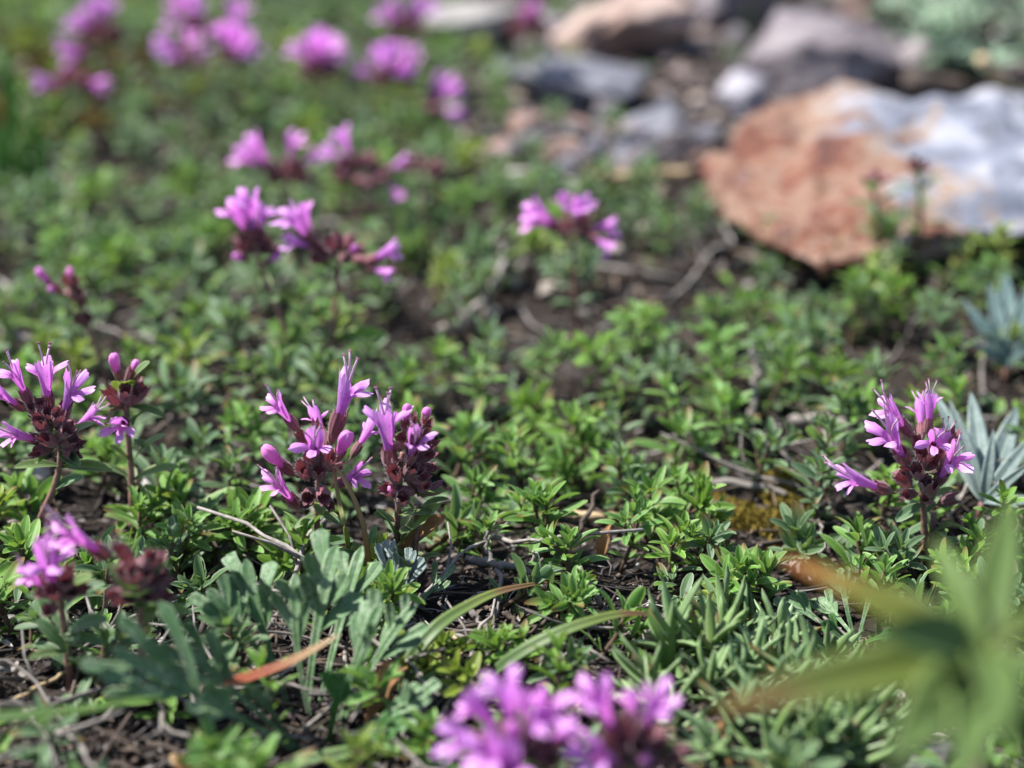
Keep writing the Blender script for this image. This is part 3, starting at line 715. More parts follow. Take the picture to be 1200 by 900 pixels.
twig('dark twig lying along the near edge of the yellow moss', [(815, 588, 1.5), (850, 592, 2), (880, 602, 1)], .7, 'twig_dark', seed=13)
twig('long straight brown stick behind the near left flower heads', [(-20, 553, 3), (60, 553, 3), (180, 556, 3.5), (295, 554, 3)], .75, 'twig_dark', seed=14, jit=.15)
twig('bent brown twig arching over the dark gap behind the left flower heads', [(175, 512, 2), (200, 496, 4), (230, 485, 5), (262, 482, 3), (268, 462, 4)], .7, 'twig_dark', seed=15)
twig('brown twig at the left edge leading to the brown stone', [(-10, 640, 2), (15, 620, 2), (35, 600, 2)], .9, 'twig', seed=16)
twig('thick dead stick at the left edge behind the near left flower head', [(-20, 385, 3), (20, 392, 3), (60, 412, 2)], 1.1, 'twig', seed=17)
twig('pale thin straw lying by the foot of the left blurred flower head', [(-5, 832, 1), (40, 808, 1.5), (80, 787, 2)], .45, 'straw', seed=18, jit=.12)
twig('grey twig standing among shaded sprigs behind the left flower heads', [(190, 392, 1), (200, 370, 4), (208, 350, 8)], .6, 'twig', seed=19)
twig('tan stick lying flat in the blurred mat near the two rear flower stems', [(408, 282, 4), (450, 281, 4), (495, 282, 4)], .9, 'straw', seed=20, jit=.15)
twig('long beige driftwood stick lying before the grey slab', [(688, 212, 3), (740, 208, 4), (810, 203, 4)], 2.2, 'straw', seed=21, jit=.4)
twig('beige stick slanting down the mauve rock at the right edge', [(1215, 135, 3), (1180, 100, 14), (1150, 70, 24)], 2.4, 'straw', seed=22, jit=.4)
twig('dark reddish dead branch lying on the far side of the rusty boulder', [(1060, 95, 14), (1110, 100, 13), (1165, 108, 11)], 3.2, 'twig_dark', seed=23, jit=.5)
twig('dark twig crossing the soil right of the centre sprigs', [(800, 668, 2), (840, 664, 3), (890, 676, 2), (925, 680, 1)], .8, 'twig_dark', seed=24)
twig('brown twig on the soil behind the small lobed leaves', [(905, 655, 1.5), (935, 665, 2.5), (955, 680, 1.5)], .8, 'twig', seed=25)
twig('thin dark stick leaning between the two centre sprigs', [(660, 640, 1.5), (680, 620, 4), (702, 575, 9)], .55, 'twig_dark', seed=26)
twig('bleached brown straw lying between the centre sprigs and the soil', [(520, 585, 2), (560, 588, 2), (600, 600, 1.5)], .7, 'twig', seed=27)
twig('pale straw lying behind the paired centre sprigs', [(672, 603, 3), (710, 606, 3), (742, 604, 2.5)], .8, 'straw', seed=28, jit=.1)
twig('pale short stick lying before the centre low sprigs', [(680, 790, 1), (679, 810, 1.2), (676, 830, 1)], .7, 'straw', seed=29)
twig('orange dead stem standing among the needle leaves', [(862, 905, 1), (852, 875, 4), (845, 846, 7)], .6, 'rust' if 'rust' in M else 'dryleaf', seed=30, jit=.1)

# ================================================================== GRASS BLADES
def blade(label, pts, w, mat, name='grass_blade', group='grass blades', cat='grass blade', fold=.5, seed=1, taper=.8, facing=(0, -.5, 1), world=None):
    q = random.Random(seed)
    P3 = world or [gp(x, y, h * MM) for (x, y, h) in pts]; o0 = P3[0].copy(); n = len(P3); sm = []
    for i in range(n - 1):
        p0, p1, p2, p3 = P3[max(i - 1, 0)], P3[i], P3[i + 1], P3[min(i + 2, n - 1)]
        for k in range(8):
            t = k / 8; sm.append(.5 * ((2 * p1) + (p2 - p0) * t + (2 * p0 - 5 * p1 + 4 * p2 - p3) * t * t + (3 * p1 - p0 - 3 * p2 + p3) * t ** 3) - o0)
    sm.append(P3[-1] - o0); m = len(sm); rows, uvs = [], []
    for i, p in enumerate(sm):
        t = (sm[min(i + 1, m - 1)] - sm[max(i - 1, 0)]).normalized(); x = t.cross(Vector(facing)).normalized(); z = x.cross(t)
        u = i / (m - 1); ww = w * .5 * MM * (1 - taper * u ** 2.5) * (.55 + .45 * min(1, u * 5)) * (1 - u ** 14 * .9)
        row = []
        for j in range(5): s = -1 + j * .5; row.append(p + x * s * ww + z * abs(s) * ww * fold)
        for j in (3, 2, 1): s = -1 + j * .5; row.append(p + x * s * ww + z * (abs(s) * ww * fold - .00007))
        rows.append(row); uvs.append([(j / 4, u) for j in range(5)] + [(.75, u), (.5, u), (.25, u)])
    mb = MB(); mb.grid(rows, uvs, .3, 0, True)
    o = link(name, mb.mesh(name, M[mat])); o.location = o0; return tag(o, label, cat, group)
blade('long curved green grass blade with a brown tip, starting by the grey lobed leaves', [(470, 822, 1), (482, 775, 6), (512, 737, 9), (548, 712, 9), (590, 693, 8), (655, 680, 4)], 2.3, 'blade')
blade('long curved green grass blade with red brown tip crossing over the low centre sprigs', [(560, 805, 1), (596, 776, 6), (640, 750, 9), (690, 730, 10), (735, 720, 9), (775, 723, 7)], 2.1, 'blade', seed=2)
blade('short dark green grass blade beside the root of the long curved blade', [(474, 835, 1), (490, 808, 4), (512, 785, 6)], 2.0, 'blade_green', seed=3)
blade('dry orange and straw coloured leaf blade pointing up across the lobed leaves', None, 1.5, 'blade_dry', seed=4, world=[atd(262, 803, .268), atd(300, 792, .270), atd(345, 774, .272), atd(398, 744, .274)], taper=.55, name='dry_grass_blade')
blade('thin tan dry stalk bending over in front of the centre flower head', None, .9, 'stalk', seed=5, world=[gp(434, 700, 1 * MM), atd(431, 650, .302), atd(424, 610, .300), atd(408, 570, .299), atd(392, 545, .299)], taper=.4, fold=.2, name='dry_stalk', cat='stalk', group='dry stalks')
blade('thin green and reddish stalk standing in front of the centre flower head', None, .8, 'stalk_green', seed=6, world=[gp(412, 670, 1 * MM), atd(405, 620, .300), atd(398, 590, .299), atd(391, 548, .298)], taper=.4, fold=.2, name='green_stalk', cat='stalk', group='dry stalks')
blade('green grass blade lying along the bottom beside the lobed plant', [(350, 893, 2), (420, 882, 3), (470, 876, 3), (530, 868, 2)], 2.2, 'blade_green', seed=7)
blade('yellow green grass blade lying under the bottom grass blade', [(440, 880, 2), (480, 885, 3), (515, 900, 2)], 1.8, 'blade_fresh', seed=8)
blade('pale blurred grass blade reaching in from the left edge at the bottom', None, 1.5, 'blade_green', seed=9, world=[atd(-30, 845, .245), atd(40, 838, .247), atd(100, 832, .25), atd(190, 815, .256)], taper=.7)
blade('short orange red dead blade end at the bottom edge', [(232, 912, 2), (215, 897, 4), (198, 885, 5)], 2.6, 'blade_dry', seed=10, name='dry_grass_blade')
blade('yellow green curled grass leaf standing behind the blurred rosette leaves', [(1092, 640, 2), (1100, 622, 7), (1112, 615, 9), (1127, 617, 9)], 2.0, 'blade', seed=11)
blade('upright slender green grass blade at the edge of the needle leaves', [(786, 800, 1), (787, 760, 7), (789, 716, 13)], 1.4, 'blade_green', seed=12, facing=(0, -1, .2))
blade('curved green grass blade beside the upright one at the needle leaves', [(783, 800, 1), (774, 750, 8), (758, 715, 12)], 1.5, 'blade_green', seed=13, facing=(0, -1, .2))
blade('flat lying green grass blade reaching towards the two curved blades', [(790, 792, 2), (755, 770, 4), (725, 748, 6)], 1.5, 'blade_green', seed=14)
blade('yellow tipped leaf blade standing behind the needle leaves', [(822, 780, 1), (816, 740, 7), (812, 712, 11)], 1.5, 'blade', seed=15, facing=(0, -1, .2))
for i, (bx, by, tx, ty) in enumerate(((18, 225, 5, 40), (30, 230, 38, 130), (8, 235, -12, 120), (40, 240, 52, 150), (-6, 240, 16, 110), (24, 240, 24, 160), (880, 80, 872, -20), (890, 85, 905, 10))):
    lab = ['tallest blurred green grass blade at the left edge', 'blurred green grass blade leaning right beside the tallest one', 'blurred green grass blade leaning out past the left edge', 'short blurred grass blade, the one farthest right in the left tuft',
           'middle blurred grass blade of the tuft at the left edge', 'shortest blurred grass blade in the middle of the left tuft', 'tall brown green grass stem among the back rocks', 'short grass stem leaning right among the back rocks'][i]
    b = gp(bx, by); Y = b.y
    blade(lab, None, 3.2 if i < 6 else 2.4, 'blade_fresh' if i < 6 else 'blade', seed=20 + i, world=[b, at((bx * 2 + tx) / 3 + 2, (by * 2 + ty) / 3, Y), at((bx + tx * 2) / 3 + 3, (by + ty * 2) / 3, Y), at(tx, ty, Y)], facing=(.2, -1, .1), group='blurred grass blades')

# curled dry leaves
def dry_leaf(label, px, py, h, L, W, az, curl, seed, pitch=0.0):
    mb = MB(); p = gp(px, py, h * MM)
    add_leaf(mb, frame_yz(Vector((0, 0, 0)), (math.cos(az), math.sin(az), pitch), (0, -.3, 1)), L * MM, W * MM, 'lance', .7, curl, 12, 7, .5, .8)
    o = link('dry_leaf', mb.mesh('dry_leaf', M['dryleaf'])); o.location = p; return tag(o, label, 'dry leaf', 'curled dry leaves')
dry_leaf('curled brown dead leaf hanging beside the lobed plant', 472, 782, 5, 12, 3.4, R(245), 1.6, 1)
dry_leaf('twisted tan dead leaf under the curled brown one', 430, 822, 4, 8, 3.2, R(-20), -1.2, 2)
dry_leaf('brown dead leaf standing on edge beside the centre sprigs', 704, 652, 1, 5.5, 2.2, R(60), .6, 3, 1.4)
dry_leaf('pale tan dead leaf beside the foot of the right flower head', 1080, 655, 3, 7, 2.6, R(-40), .8, 5)

# ================================================================== FLOWERING THYME
# the two heads at the centre
h = Head('open pink flower head at the centre, left of the darker one', [(372, 690), (370, 655), (371, 625), (372, 585), (374, 545)])
h.flower(349, 504, 320, 468, 2, 1, k=0); h.flower(390, 512, 412, 442, 0, -1, k=1); h.flower(372, 540, 367, 513, 6, 2, sc=1.05, k=2)
h.bud(345, 556, 306, 526, 2, 1, sc=1.0); h.flower(352, 596, 318, 560, 3, 1, k=3); h.bud(392, 540, 411, 508, 3, 2); h.flower(412, 535, 432, 505, -3, -2, k=4)
h.flower(392, 570, 424, 552, 3, 1, k=5); h.flower(384, 520, 368, 484, -4, -3)
for c in ((372, 512, 370, 492, 0, 0), (358, 522, 349, 505, 1, 0), (366, 545, 360, 528, 3, 2), (374, 560, 374, 540, 4, 2), (360, 560, 352, 545, 3, 2), (384, 548, 388, 530, 3, 2), (366, 585, 353, 592, 3, 2), (380, 582, 388, 594, 3, 2), (365, 575, 360, 584, 4, 2), (376, 570, 380, 585, 4, 3), (388, 520, 392, 498, 0, -1), (380, 530, 383, 508, -2, -2)): h.calyx(*c)
h.core(372, 552, 3, 34, 0, .1)
h.leaf(373, 600, 400, 612, 3); h.leaf(371, 603, 345, 617, 2); h.leaf(372, 588, 377, 600, 5, mat='thyme_yellow'); h.leaf(371, 640, 335, 628, 2, mat='thyme_dull')
h.leaf(374, 640, 415, 630, -2, mat='thyme_dull')

h = Head('dark maroon flower head with few open flowers, right of the open centre head', [(462, 690), (464, 650), (466, 605), (468, 570), (472, 530)])
h.flower(458, 552, 451, 480, 0, 2, k=2); h.flower(478, 544, 491, 506, 4, 3, k=4, sc=.95); h.bud(478, 505, 476, 476, 0, 0, sc=.62)
for c in ((482, 512, 474, 494, 1, 1), (493, 510, 504, 490, 1, 0), (480, 525, 468, 508, 3, 2), (476, 560, 484, 545, 2, 3), (484, 562, 500, 555, 3, 2), (478, 556, 496, 546, 4, 2), (470, 578, 448, 570, 3, 2), (470, 590, 476, 572, 5, 3), (492, 530, 510, 514, 2, 0), (495, 500, 500, 484, 0, -2), (470, 530, 462, 512, -1, -2), (488, 540, 505, 530, 2, 1), (466, 565, 458, 545, 3, 3), (484, 520, 488, 502, 3, 3), (489, 553, 512, 545, 0, -1), (480, 505, 484, 482, -1, -2)): h.calyx(*c)
h.bud(474, 578, 446, 572, 4, 2, sc=.55); h.bud(493, 510, 500, 480, -1, -2, sc=.62); h.core(478, 545, 4, 36, -1, .1)
h.leaf(465, 612, 440, 600, 2, w=.42); h.leaf(463, 630, 447, 595, 3, mat='thyme_dull'); h.leaf(470, 578, 520, 572, 2); h.leaf(467, 640, 508, 588, 4, w=.34); h.leaf(468, 650, 518, 602, 0, w=.34, mat='dryleaf'); h.leaf(468, 602, 506, 597, 4); h.leaf(465, 660, 455, 635, 5); h.leaf(465, 665, 430, 650, 3, mat='thyme_dull')
h.leafpairs([.15, .4])
h = Head('thin side stem with small leaves close behind the dark maroon flower head', [(482, 692), (486, 650), (488, 615), (489, 590)])
h.core(490, 580, 5, 24, 0, .2); h.leafpairs([.3, .6, .85], 5)

# left pair
h = Head('pink flower head at the left edge with four long open flowers', [(25, 665), (35, 632), (60, 580), (70, 545), (70, 505), (58, 485)])
h.flower(36, 474, 12, 428, 1, 0, k=1); h.flower(57, 486, 52, 424, 0, 0, k=5); h.flower(69, 497, 88, 446, 2, 1, k=0); h.flower(58, 518, 4, 507, 4, 1, k=3); h.flower(78, 510, 100, 492, -1, -2, k=2); h.flower(30, 480, -10, 455, 3, 0, k=4)
for c in ((45, 490, 35, 470, 1, 1), (48, 486, 46, 466, 1, 1), (52, 505, 42, 486, 3, 2), (66, 498, 70, 478, 2, 2), (72, 520, 96, 508, 3, 1), (74, 526, 100, 515, 2, 1), (66, 520, 50, 512, 3, 2), (60, 500, 57, 482, 2, 1), (60, 525, 40, 530, 3, 1), (76, 528, 92, 535, 3, 1), (56, 500, 44, 500, 3, 2), (70, 510, 84, 500, 3, 2)): h.calyx(*c)
h.core(60, 505, 2, 32, -1, .2)
h.leaf(70, 520, 104, 493, 3); h.leaf(66, 522, 41, 541, 4); h.leaf(71, 532, 92, 543, 5, mat='thyme_dull'); h.leaf(70, 546, 17, 544, 3, w=.28); h.leaf(71, 548, 130, 546, 2, w=.26); h.leaf(70, 500, 60, 491, 4)
h.leaf(62, 575, 95, 556, 2, mat='thyme_dull')
h = Head('upright stem with one small face-on flower and a round pink bud on top', [(156, 640), (155, 590), (154, 555), (150, 510), (147, 470), (143, 450)])
h.bud(143, 449, 131, 419, 1, 1, sc=.78); h.flower(148, 492, 139, 500, 7, 0, k=2, sc=.95)
for c in ((141, 475, 124, 455, 2, 0), (152, 474, 160, 452, 2, 0), (150, 455, 157, 430, 0, 0), (156, 470, 171, 450, 1, -1), (147, 470, 147, 450, 3, 2), (150, 470, 160, 440, -1, -1), (143, 478, 135, 470, 2, -2)): h.calyx(*c)
h.bud(152, 450, 162, 422, 0, -1, sc=.6); h.core(149, 470, 2, 26, -2, .3)
h.leaf(147, 464, 143, 443, 4, w=.62, mat='thyme_yellow'); h.leaf(152, 450, 171, 422, 2); h.leaf(145, 477, 102, 478, 1, w=.3); h.leaf(153, 476, 192, 484, 1, w=.34); h.leaf(157, 498, 164, 482, 2, w=.5, mat='thyme_dull'); h.leaf(157, 540, 188, 506, 3, w=.3); h.leaf(157, 563, 206, 543, 3, w=.3); h.leaf(153, 560, 115, 541, 2, w=.28); h.leaf(154, 545, 132, 520, 3); h.leaf(157, 515, 178, 528, 0, w=.45, mat='thyme_dull')
h.leafpairs([.1, .3], 5.5)

# left foreground pair, out of focus
h = Head('blurred near flower head at the lower left with a large open trumpet flower', [(82, 800), (78, 755), (72, 712), (70, 685)], -.003)
h.flower(128, 652, 78, 622, 4, 0, k=0, sc=1.15); h.flower(62, 700, 55, 645, 4, 1, k=1); h.flower(58, 695, 32, 672, 3, 0, k=4, sc=.8)
for c in ((70, 700, 58, 690, 3, 2), (74, 690, 80, 672, 3, 2), (130, 652, 120, 652, 0, 0), (66, 712, 52, 716, 3, 2), (78, 700, 88, 690, 2, 1)): h.calyx(*c)
h.core(70, 695, 6, 28, 0, .2)
h.leaf(74, 695, 106, 673, 3); h.leaf(80, 765, 35, 768, 4, w=.3); h.leaf(80, 740, 122, 722, 3, mat='thyme_dull'); h.leaf(76, 745, 120, 750, 2, w=.3, mat='thyme_dull'); h.leaf(78, 762, 45, 725, 0, mat='thyme_dull'); h.leafpairs([.2, .45, .7], 6, 'thyme_dull')
h = Head('blurred near stem of wilted brownish maroon calyces without open flowers', [(168, 820), (166, 770), (165, 730), (163, 690)], -.004)
for i in range(14):
    a = i * 2.4; h.calyx(163 + 10 * math.cos(a), 690 - (i % 5) * 8, 163 + 30 * math.cos(a), 672 - (i % 5) * 9, 3 * math.sin(a), 2 * math.sin(a))
h.core(163, 700, 12, 44, 0, .2, 1.05); h.calyx(175, 700, 205, 696, 2, 1, 1.1); h.leaf(166, 712, 160, 688, 6, w=.5, mat='thyme_dull'); h.leaf(168, 715, 225, 714, 2, w=.26, mat='bract'); h.leaf(164, 712, 132, 660, 3, mat='thyme_dull'); h.leaf(170, 690, 192, 655, 0, mat='thyme_dull'); h.leafpairs([.3, .6], 6)

# bottom foreground heads
h = Head('strongly blurred bright magenta flower head at the bottom edge, the left one', [(618, 1010), (616, 960), (613, 900)], -.002)
h.near = False
for f in ((603, 868, 590, 795, 1, 0), (612, 880, 646, 822, 4, 1), (600, 895, 520, 858, 3, 1), (606, 910, 566, 872, 5, 2), (622, 870, 612, 812, -3, -1), (598, 870, 545, 815, -2, -2), (630, 880, 672, 850, 1, 0), (604, 930, 590, 880, 6, 3)): h.flower(*f)
h.bud(600, 880, 604, 838, 3, 2, sc=.8); h.core(612, 890, 14, 60, 0, .1, 1.1); h.leaf(620, 930, 660, 880, 4); h.leafpairs([.5, .75])
h = Head('strongly blurred bright magenta flower head at the bottom edge, the right one', [(745, 1010), (744, 960), (742, 890)], -.001)
h.near = False
for f in ((722, 868, 698, 805, 2, 0), (752, 868, 770, 812, 2, 0), (735, 900, 690, 880, 5, 2), (745, 870, 740, 822, -3, -2)): h.flower(*f)
h.bud(728, 905, 686, 884, 5, 2, sc=.95); h.bud(752, 905, 760, 880, 4, 2, sc=.7); h.core(742, 890, 18, 66, 0, .1, 1.1); h.leaf(752, 900, 795, 868, 2); h.leafpairs([.5, .75])

# the right head
h = Head('pink flower head at the right standing before the silver leaves', [(1084, 668), (1084, 640), (1083, 610), (1081, 585), (1080, 555)])
h.flower(1070, 512, 1036, 472, 1, 0, k=1); h.flower(1063, 544, 1038, 500, 4, 1, k=0); h.flower(1044, 576, 986, 557, 2, 0, k=3); h.flower(1087, 508, 1090, 476, -1, -1, k=4); h.flower(1092, 525, 1098, 512, 7, 1, k=2, sc=.9); h.flower(1097, 568, 1122, 530, 4, 1, k=5); h.flower(1098, 550, 1108, 514, -1, -1); h.flower(1080, 515, 1078, 478, -4, -3)
for c in ((1078, 560, 1072, 545, 3, 2), (1066, 568, 1048, 552, 3, 1), (1084, 575, 1086, 555, 4, 2), (1108, 530, 1118, 505, 0, -2), (1082, 545, 1080, 525, 2, 2), (1074, 578, 1058, 580, 2, 0), (1090, 580, 1094, 560, 3, 2), (1096, 540, 1106, 525, 1, 0), (1076, 530, 1074, 512, 1, 1)): h.calyx(*c)
h.core(1081, 556, 5, 36, -1, .15)
h.leaf(1085, 590, 1114, 570, 2); h.leaf(1082, 590, 1050, 608, 3, mat='thyme_dull'); h.leaf(1086, 600, 1100, 580, -1, mat='thyme_dull'); h.leaf(1082, 595, 1060, 585, -2, mat='thyme_dull')
h.leaf(1084, 640, 1060, 628, 3, mat='thyme_dull'); h.leafpairs([.2], 6)
h = Head('second bare stem close beside the stem of the right flower head', [(1092, 668), (1092, 630), (1094, 600)], .001)
h.leafpairs([.3, .7], 5, 'thyme_dull'); h.core(1094, 592, 3, 20, 0, .3)

# mid distance heads
h = Head('budding stem with two pinkish purple buds above the left flower heads', [(131, 475), (118, 422), (104, 385), (92, 360), (84, 340), (78, 325)])
h.bud(65, 338, 40, 315, 2, 0, sc=.75); h.bud(82, 338, 80, 308, 1, 0, sc=.6); h.bud(72, 345, 50, 335, 3, 1, sc=.5)
for c in ((72, 340, 58, 334, 2, 1), (86, 342, 88, 325, 1, 0), (84, 335, 74, 325, 2, 1), (92, 352, 84, 345, 2, 1), (92, 360, 98, 346, 1, 0), (88, 350, 95, 338, 2, 1), (98, 380, 88, 372, 2, 1), (99, 382, 104, 368, 2, 1), (86, 346, 76, 342, -1, -1)): h.calyx(*c)
h.leaf(90, 360, 72, 347, 3, mat='thyme_yellow'); h.leaf(104, 385, 110, 368, 2, w=.5, mat='thyme_dull'); h.leafpairs([.2, .55], 5)
h = Head('stem with one fanned out bright pink flower, left of the two-sided lilac head', [(347, 455), (334, 388), (318, 345), (305, 312), (300, 295)])
h.near = False
h.flower(298, 285, 268, 238, 1, 0); h.flower(298, 284, 290, 226, 2, 1); h.flower(300, 286, 310, 240, -1, -1); h.flower(297, 280, 282, 232, -2, -2)
h.core(300, 296, 13, 36, 0, .15); h.bud(308, 310, 326, 300, 2, 1, sc=.7); h.bud(292, 306, 278, 302, 2, 1, sc=.6); h.leafpairs([.2, .5], 5)
h.leaf(335, 400, 345, 375, 2, mat='thyme_dull'); h.leaf(340, 420, 362, 350, 1, w=.2)
h = Head('flower head with open lilac flowers on both sides, beside the fanned pink one', [(389, 465), (390, 405), (394, 350), (396, 322), (396, 305)])
h.near = False
h.flower(372, 290, 334, 246, 2, 1); h.flower(374, 292, 336, 280, 3, 1); h.flower(368, 288, 352, 240, -1, 0); h.flower(424, 310, 466, 290, 2, 1); h.flower(426, 312, 460, 322, 3, 1, sc=.75)
h.core(396, 305, 16, 46, 0, .1, 1.05); h.bud(410, 300, 416, 290, 2, 2, sc=.55); h.leafpairs([.25, .5, .75], 6); h.leaf(390, 400, 450, 388, 3, mat='thyme_fresh'); h.leaf(390, 395, 412, 362, 2, mat='thyme_yellow', w=.45)
h = Head('blurred flower head with two lilac flowers, behind the fanned pink head', [(342, 300), (342, 265), (340, 235), (338, 215)])
h.near = False
h.flower(322, 204, 292, 160, 2, 0); h.flower(320, 200, 278, 178, 3, 1); h.flower(338, 198, 344, 158, 1, 0); h.flower(344, 200, 372, 180, 2, 0)
h.core(336, 214, 13, 40, 0, .15, 1.05); h.leafpairs([.3, .6], 6)
h = Head('blurred flower head with one upright and one drooping lilac flower, behind the two-sided head', [(420, 300), (421, 265), (420, 235), (420, 215)])
h.near = False
h.flower(412, 198, 398, 152, 1, 0); h.flower(408, 195, 382, 172, 2, 0); h.flower(446, 205, 478, 186, 1, 0); h.flower(448, 206, 470, 232, 2, 0)
h.core(420, 208, 16, 44, 0, .1, 1.1); h.leafpairs([.3, .6], 6)
h = Head('blurred thin stem of dark maroon calyces beside the drooping lilac flower', [(498, 290), (496, 250), (494, 205)])
h.near = False
h.core(494, 200, 10, 34, 0, .1); h.calyx(500, 200, 515, 192, 2, 0, 1.1); h.leafpairs([.3, .6], 6)
h = Head('lone blurred pink flower head standing over the bare patch in the middle', [(677, 394), (674, 345), (672, 305), (672, 285)])
h.near = False
h.flower(660, 272, 622, 240, 3, 0); h.flower(658, 268, 614, 256, 2, 0); h.flower(674, 262, 690, 232, 1, 0); h.flower(668, 262, 660, 236, -2, -1); h.flower(684, 270, 722, 262, 3, 0); h.flower(684, 272, 718, 292, 3, 1); h.flower(676, 264, 676, 238, 4, 2)
h.core(672, 276, 10, 38, 0, .05); h.leafpairs([.3, .6, .85], 5, 'thyme_dull')

# far heads
def far_head(label, base, top, flowers, n, rad, buds=()):
    mid = ((base[0] + top[0]) / 2 + 3, (base[1] + top[1]) / 2)
    h = Head(label, [base, mid, top]); h.near = False
    for f in (flowers if len(flowers) < 6 else flowers[:7]): h.flower(*f, sc=h.q.uniform(1.0, 1.3))
    for b_ in buds: h.bud(*b_)
    h.core(top[0], top[1], n, rad, 0, .1, 1.1); h.leafpairs([.3, .6, .85], 6); return h
far_head('blurred lilac head of the back row, the one just left of the largest', (374, 172), (374, 92), [(374, 84, 360, 32, 0, 0), (378, 84, 392, 34, 0, 0), (372, 84, 384, 40, 4, 1), (380, 84, 400, 64, 3, 1), (368, 86, 350, 60, 2, 0), (374, 80, 376, 28, -3, -2)], 14, 40)
far_head('largest blurred lilac flower head of the back row', (462, 178), (458, 98), [(454, 92, 430, 42, 1, 0), (456, 90, 446, 32, 2, 0), (460, 90, 468, 38, 0, 0), (464, 92, 482, 62, 2, 0), (452, 94, 414, 76, 2, 0), (456, 92, 448, 58, 6, 2), (462, 94, 474, 80, 6, 2), (456, 88, 460, 40, -4, -3), (450, 92, 428, 62, 5, 2)], 12, 44)
far_head('blurred single pink flower right of the largest back row head', (492, 180), (494, 124), [(500, 122, 540, 104, 2, 0), (500, 118, 530, 96, 0, 0), (502, 124, 524, 130, 3, 0), (498, 120, 512, 98, 0, -1)], 6, 28)
far_head('blurred pale lilac flower head at the top edge behind the largest one', (478, 110), (476, 40), [(474, 34, 456, 0, 1, 0), (478, 34, 490, -4, 0, 0), (482, 36, 502, 8, 1, 0), (472, 36, 446, 16, 1, 0)], 10, 32)
far_head('blurred pink flower head over another, in the middle of the back row', (214, 140), (216, 78), [(214, 74, 196, 52, 3, 0), (216, 74, 222, 44, 2, 0), (220, 76, 236, 60, 3, 0), (212, 78, 202, 66, 4, 1)], 10, 36)
far_head('blurred lilac flower head at the top edge above the middle back one', (236, 120), (238, 42), [(226, 36, 188, 20, 2, 0), (228, 34, 206, 2, 0, 0), (230, 32, 222, -10, 0, 0), (240, 34, 232, 4, 3, 0)], 12, 36)
far_head('blurred pale pink upright flower head between the two groups of the back row', (274, 140), (276, 72), [(276, 68, 270, 24, 0, 0), (278, 68, 286, 18, 0, 0), (276, 72, 280, 48, 4, 1), (274, 70, 262, 40, 0, 0), (278, 70, 288, 60, 4, 0), (276, 50, 278, 4, -2, -2)], 6, 24)
far_head('blurred pink flower head at the left end of the back row', (112, 130), (118, 48), [(108, 58, 72, 52, 2, 0), (112, 44, 96, 12, 0, 0), (116, 40, 112, -6, 0, 0), (110, 48, 90, 30, 2, 0), (112, 60, 82, 64, 4, 0), (120, 38, 128, -2, 0, 0)], 18, 44)
far_head('blurred dusty rose calyx head below the leftmost back flower', (92, 172), (86, 102), [(84, 98, 62, 96, 2, 0), (90, 98, 112, 98, 2, 0)], 16, 40, [(84, 98, 76, 76, 2, 0)])
far_head('blurred dark purple budding head between the pale grey and the pinkish rock', (622, 125), (620, 40), [], 18, 42, [(620, 36, 614, 8, 2, 0), (622, 34, 630, 0, 0, 0)])
for lab, pp, lv_ in (('thin dark budding stem standing in front of the rusty boulder', [(1080, 332), (1079, 265), (1076, 200)], 5), ('shorter thin dark budding stem in front of the rusty boulder, left of the taller', [(1040, 332), (1032, 275), (1022, 216)], 4)):
    h = Head(lab, pp); h.near = False; h.core(pp[-1][0], pp[-1][1], lv_, 18, 0, .3, .8); h.leafpairs([.2, .35, .5, .65, .8, .92], 6.5, 'thyme_dull')

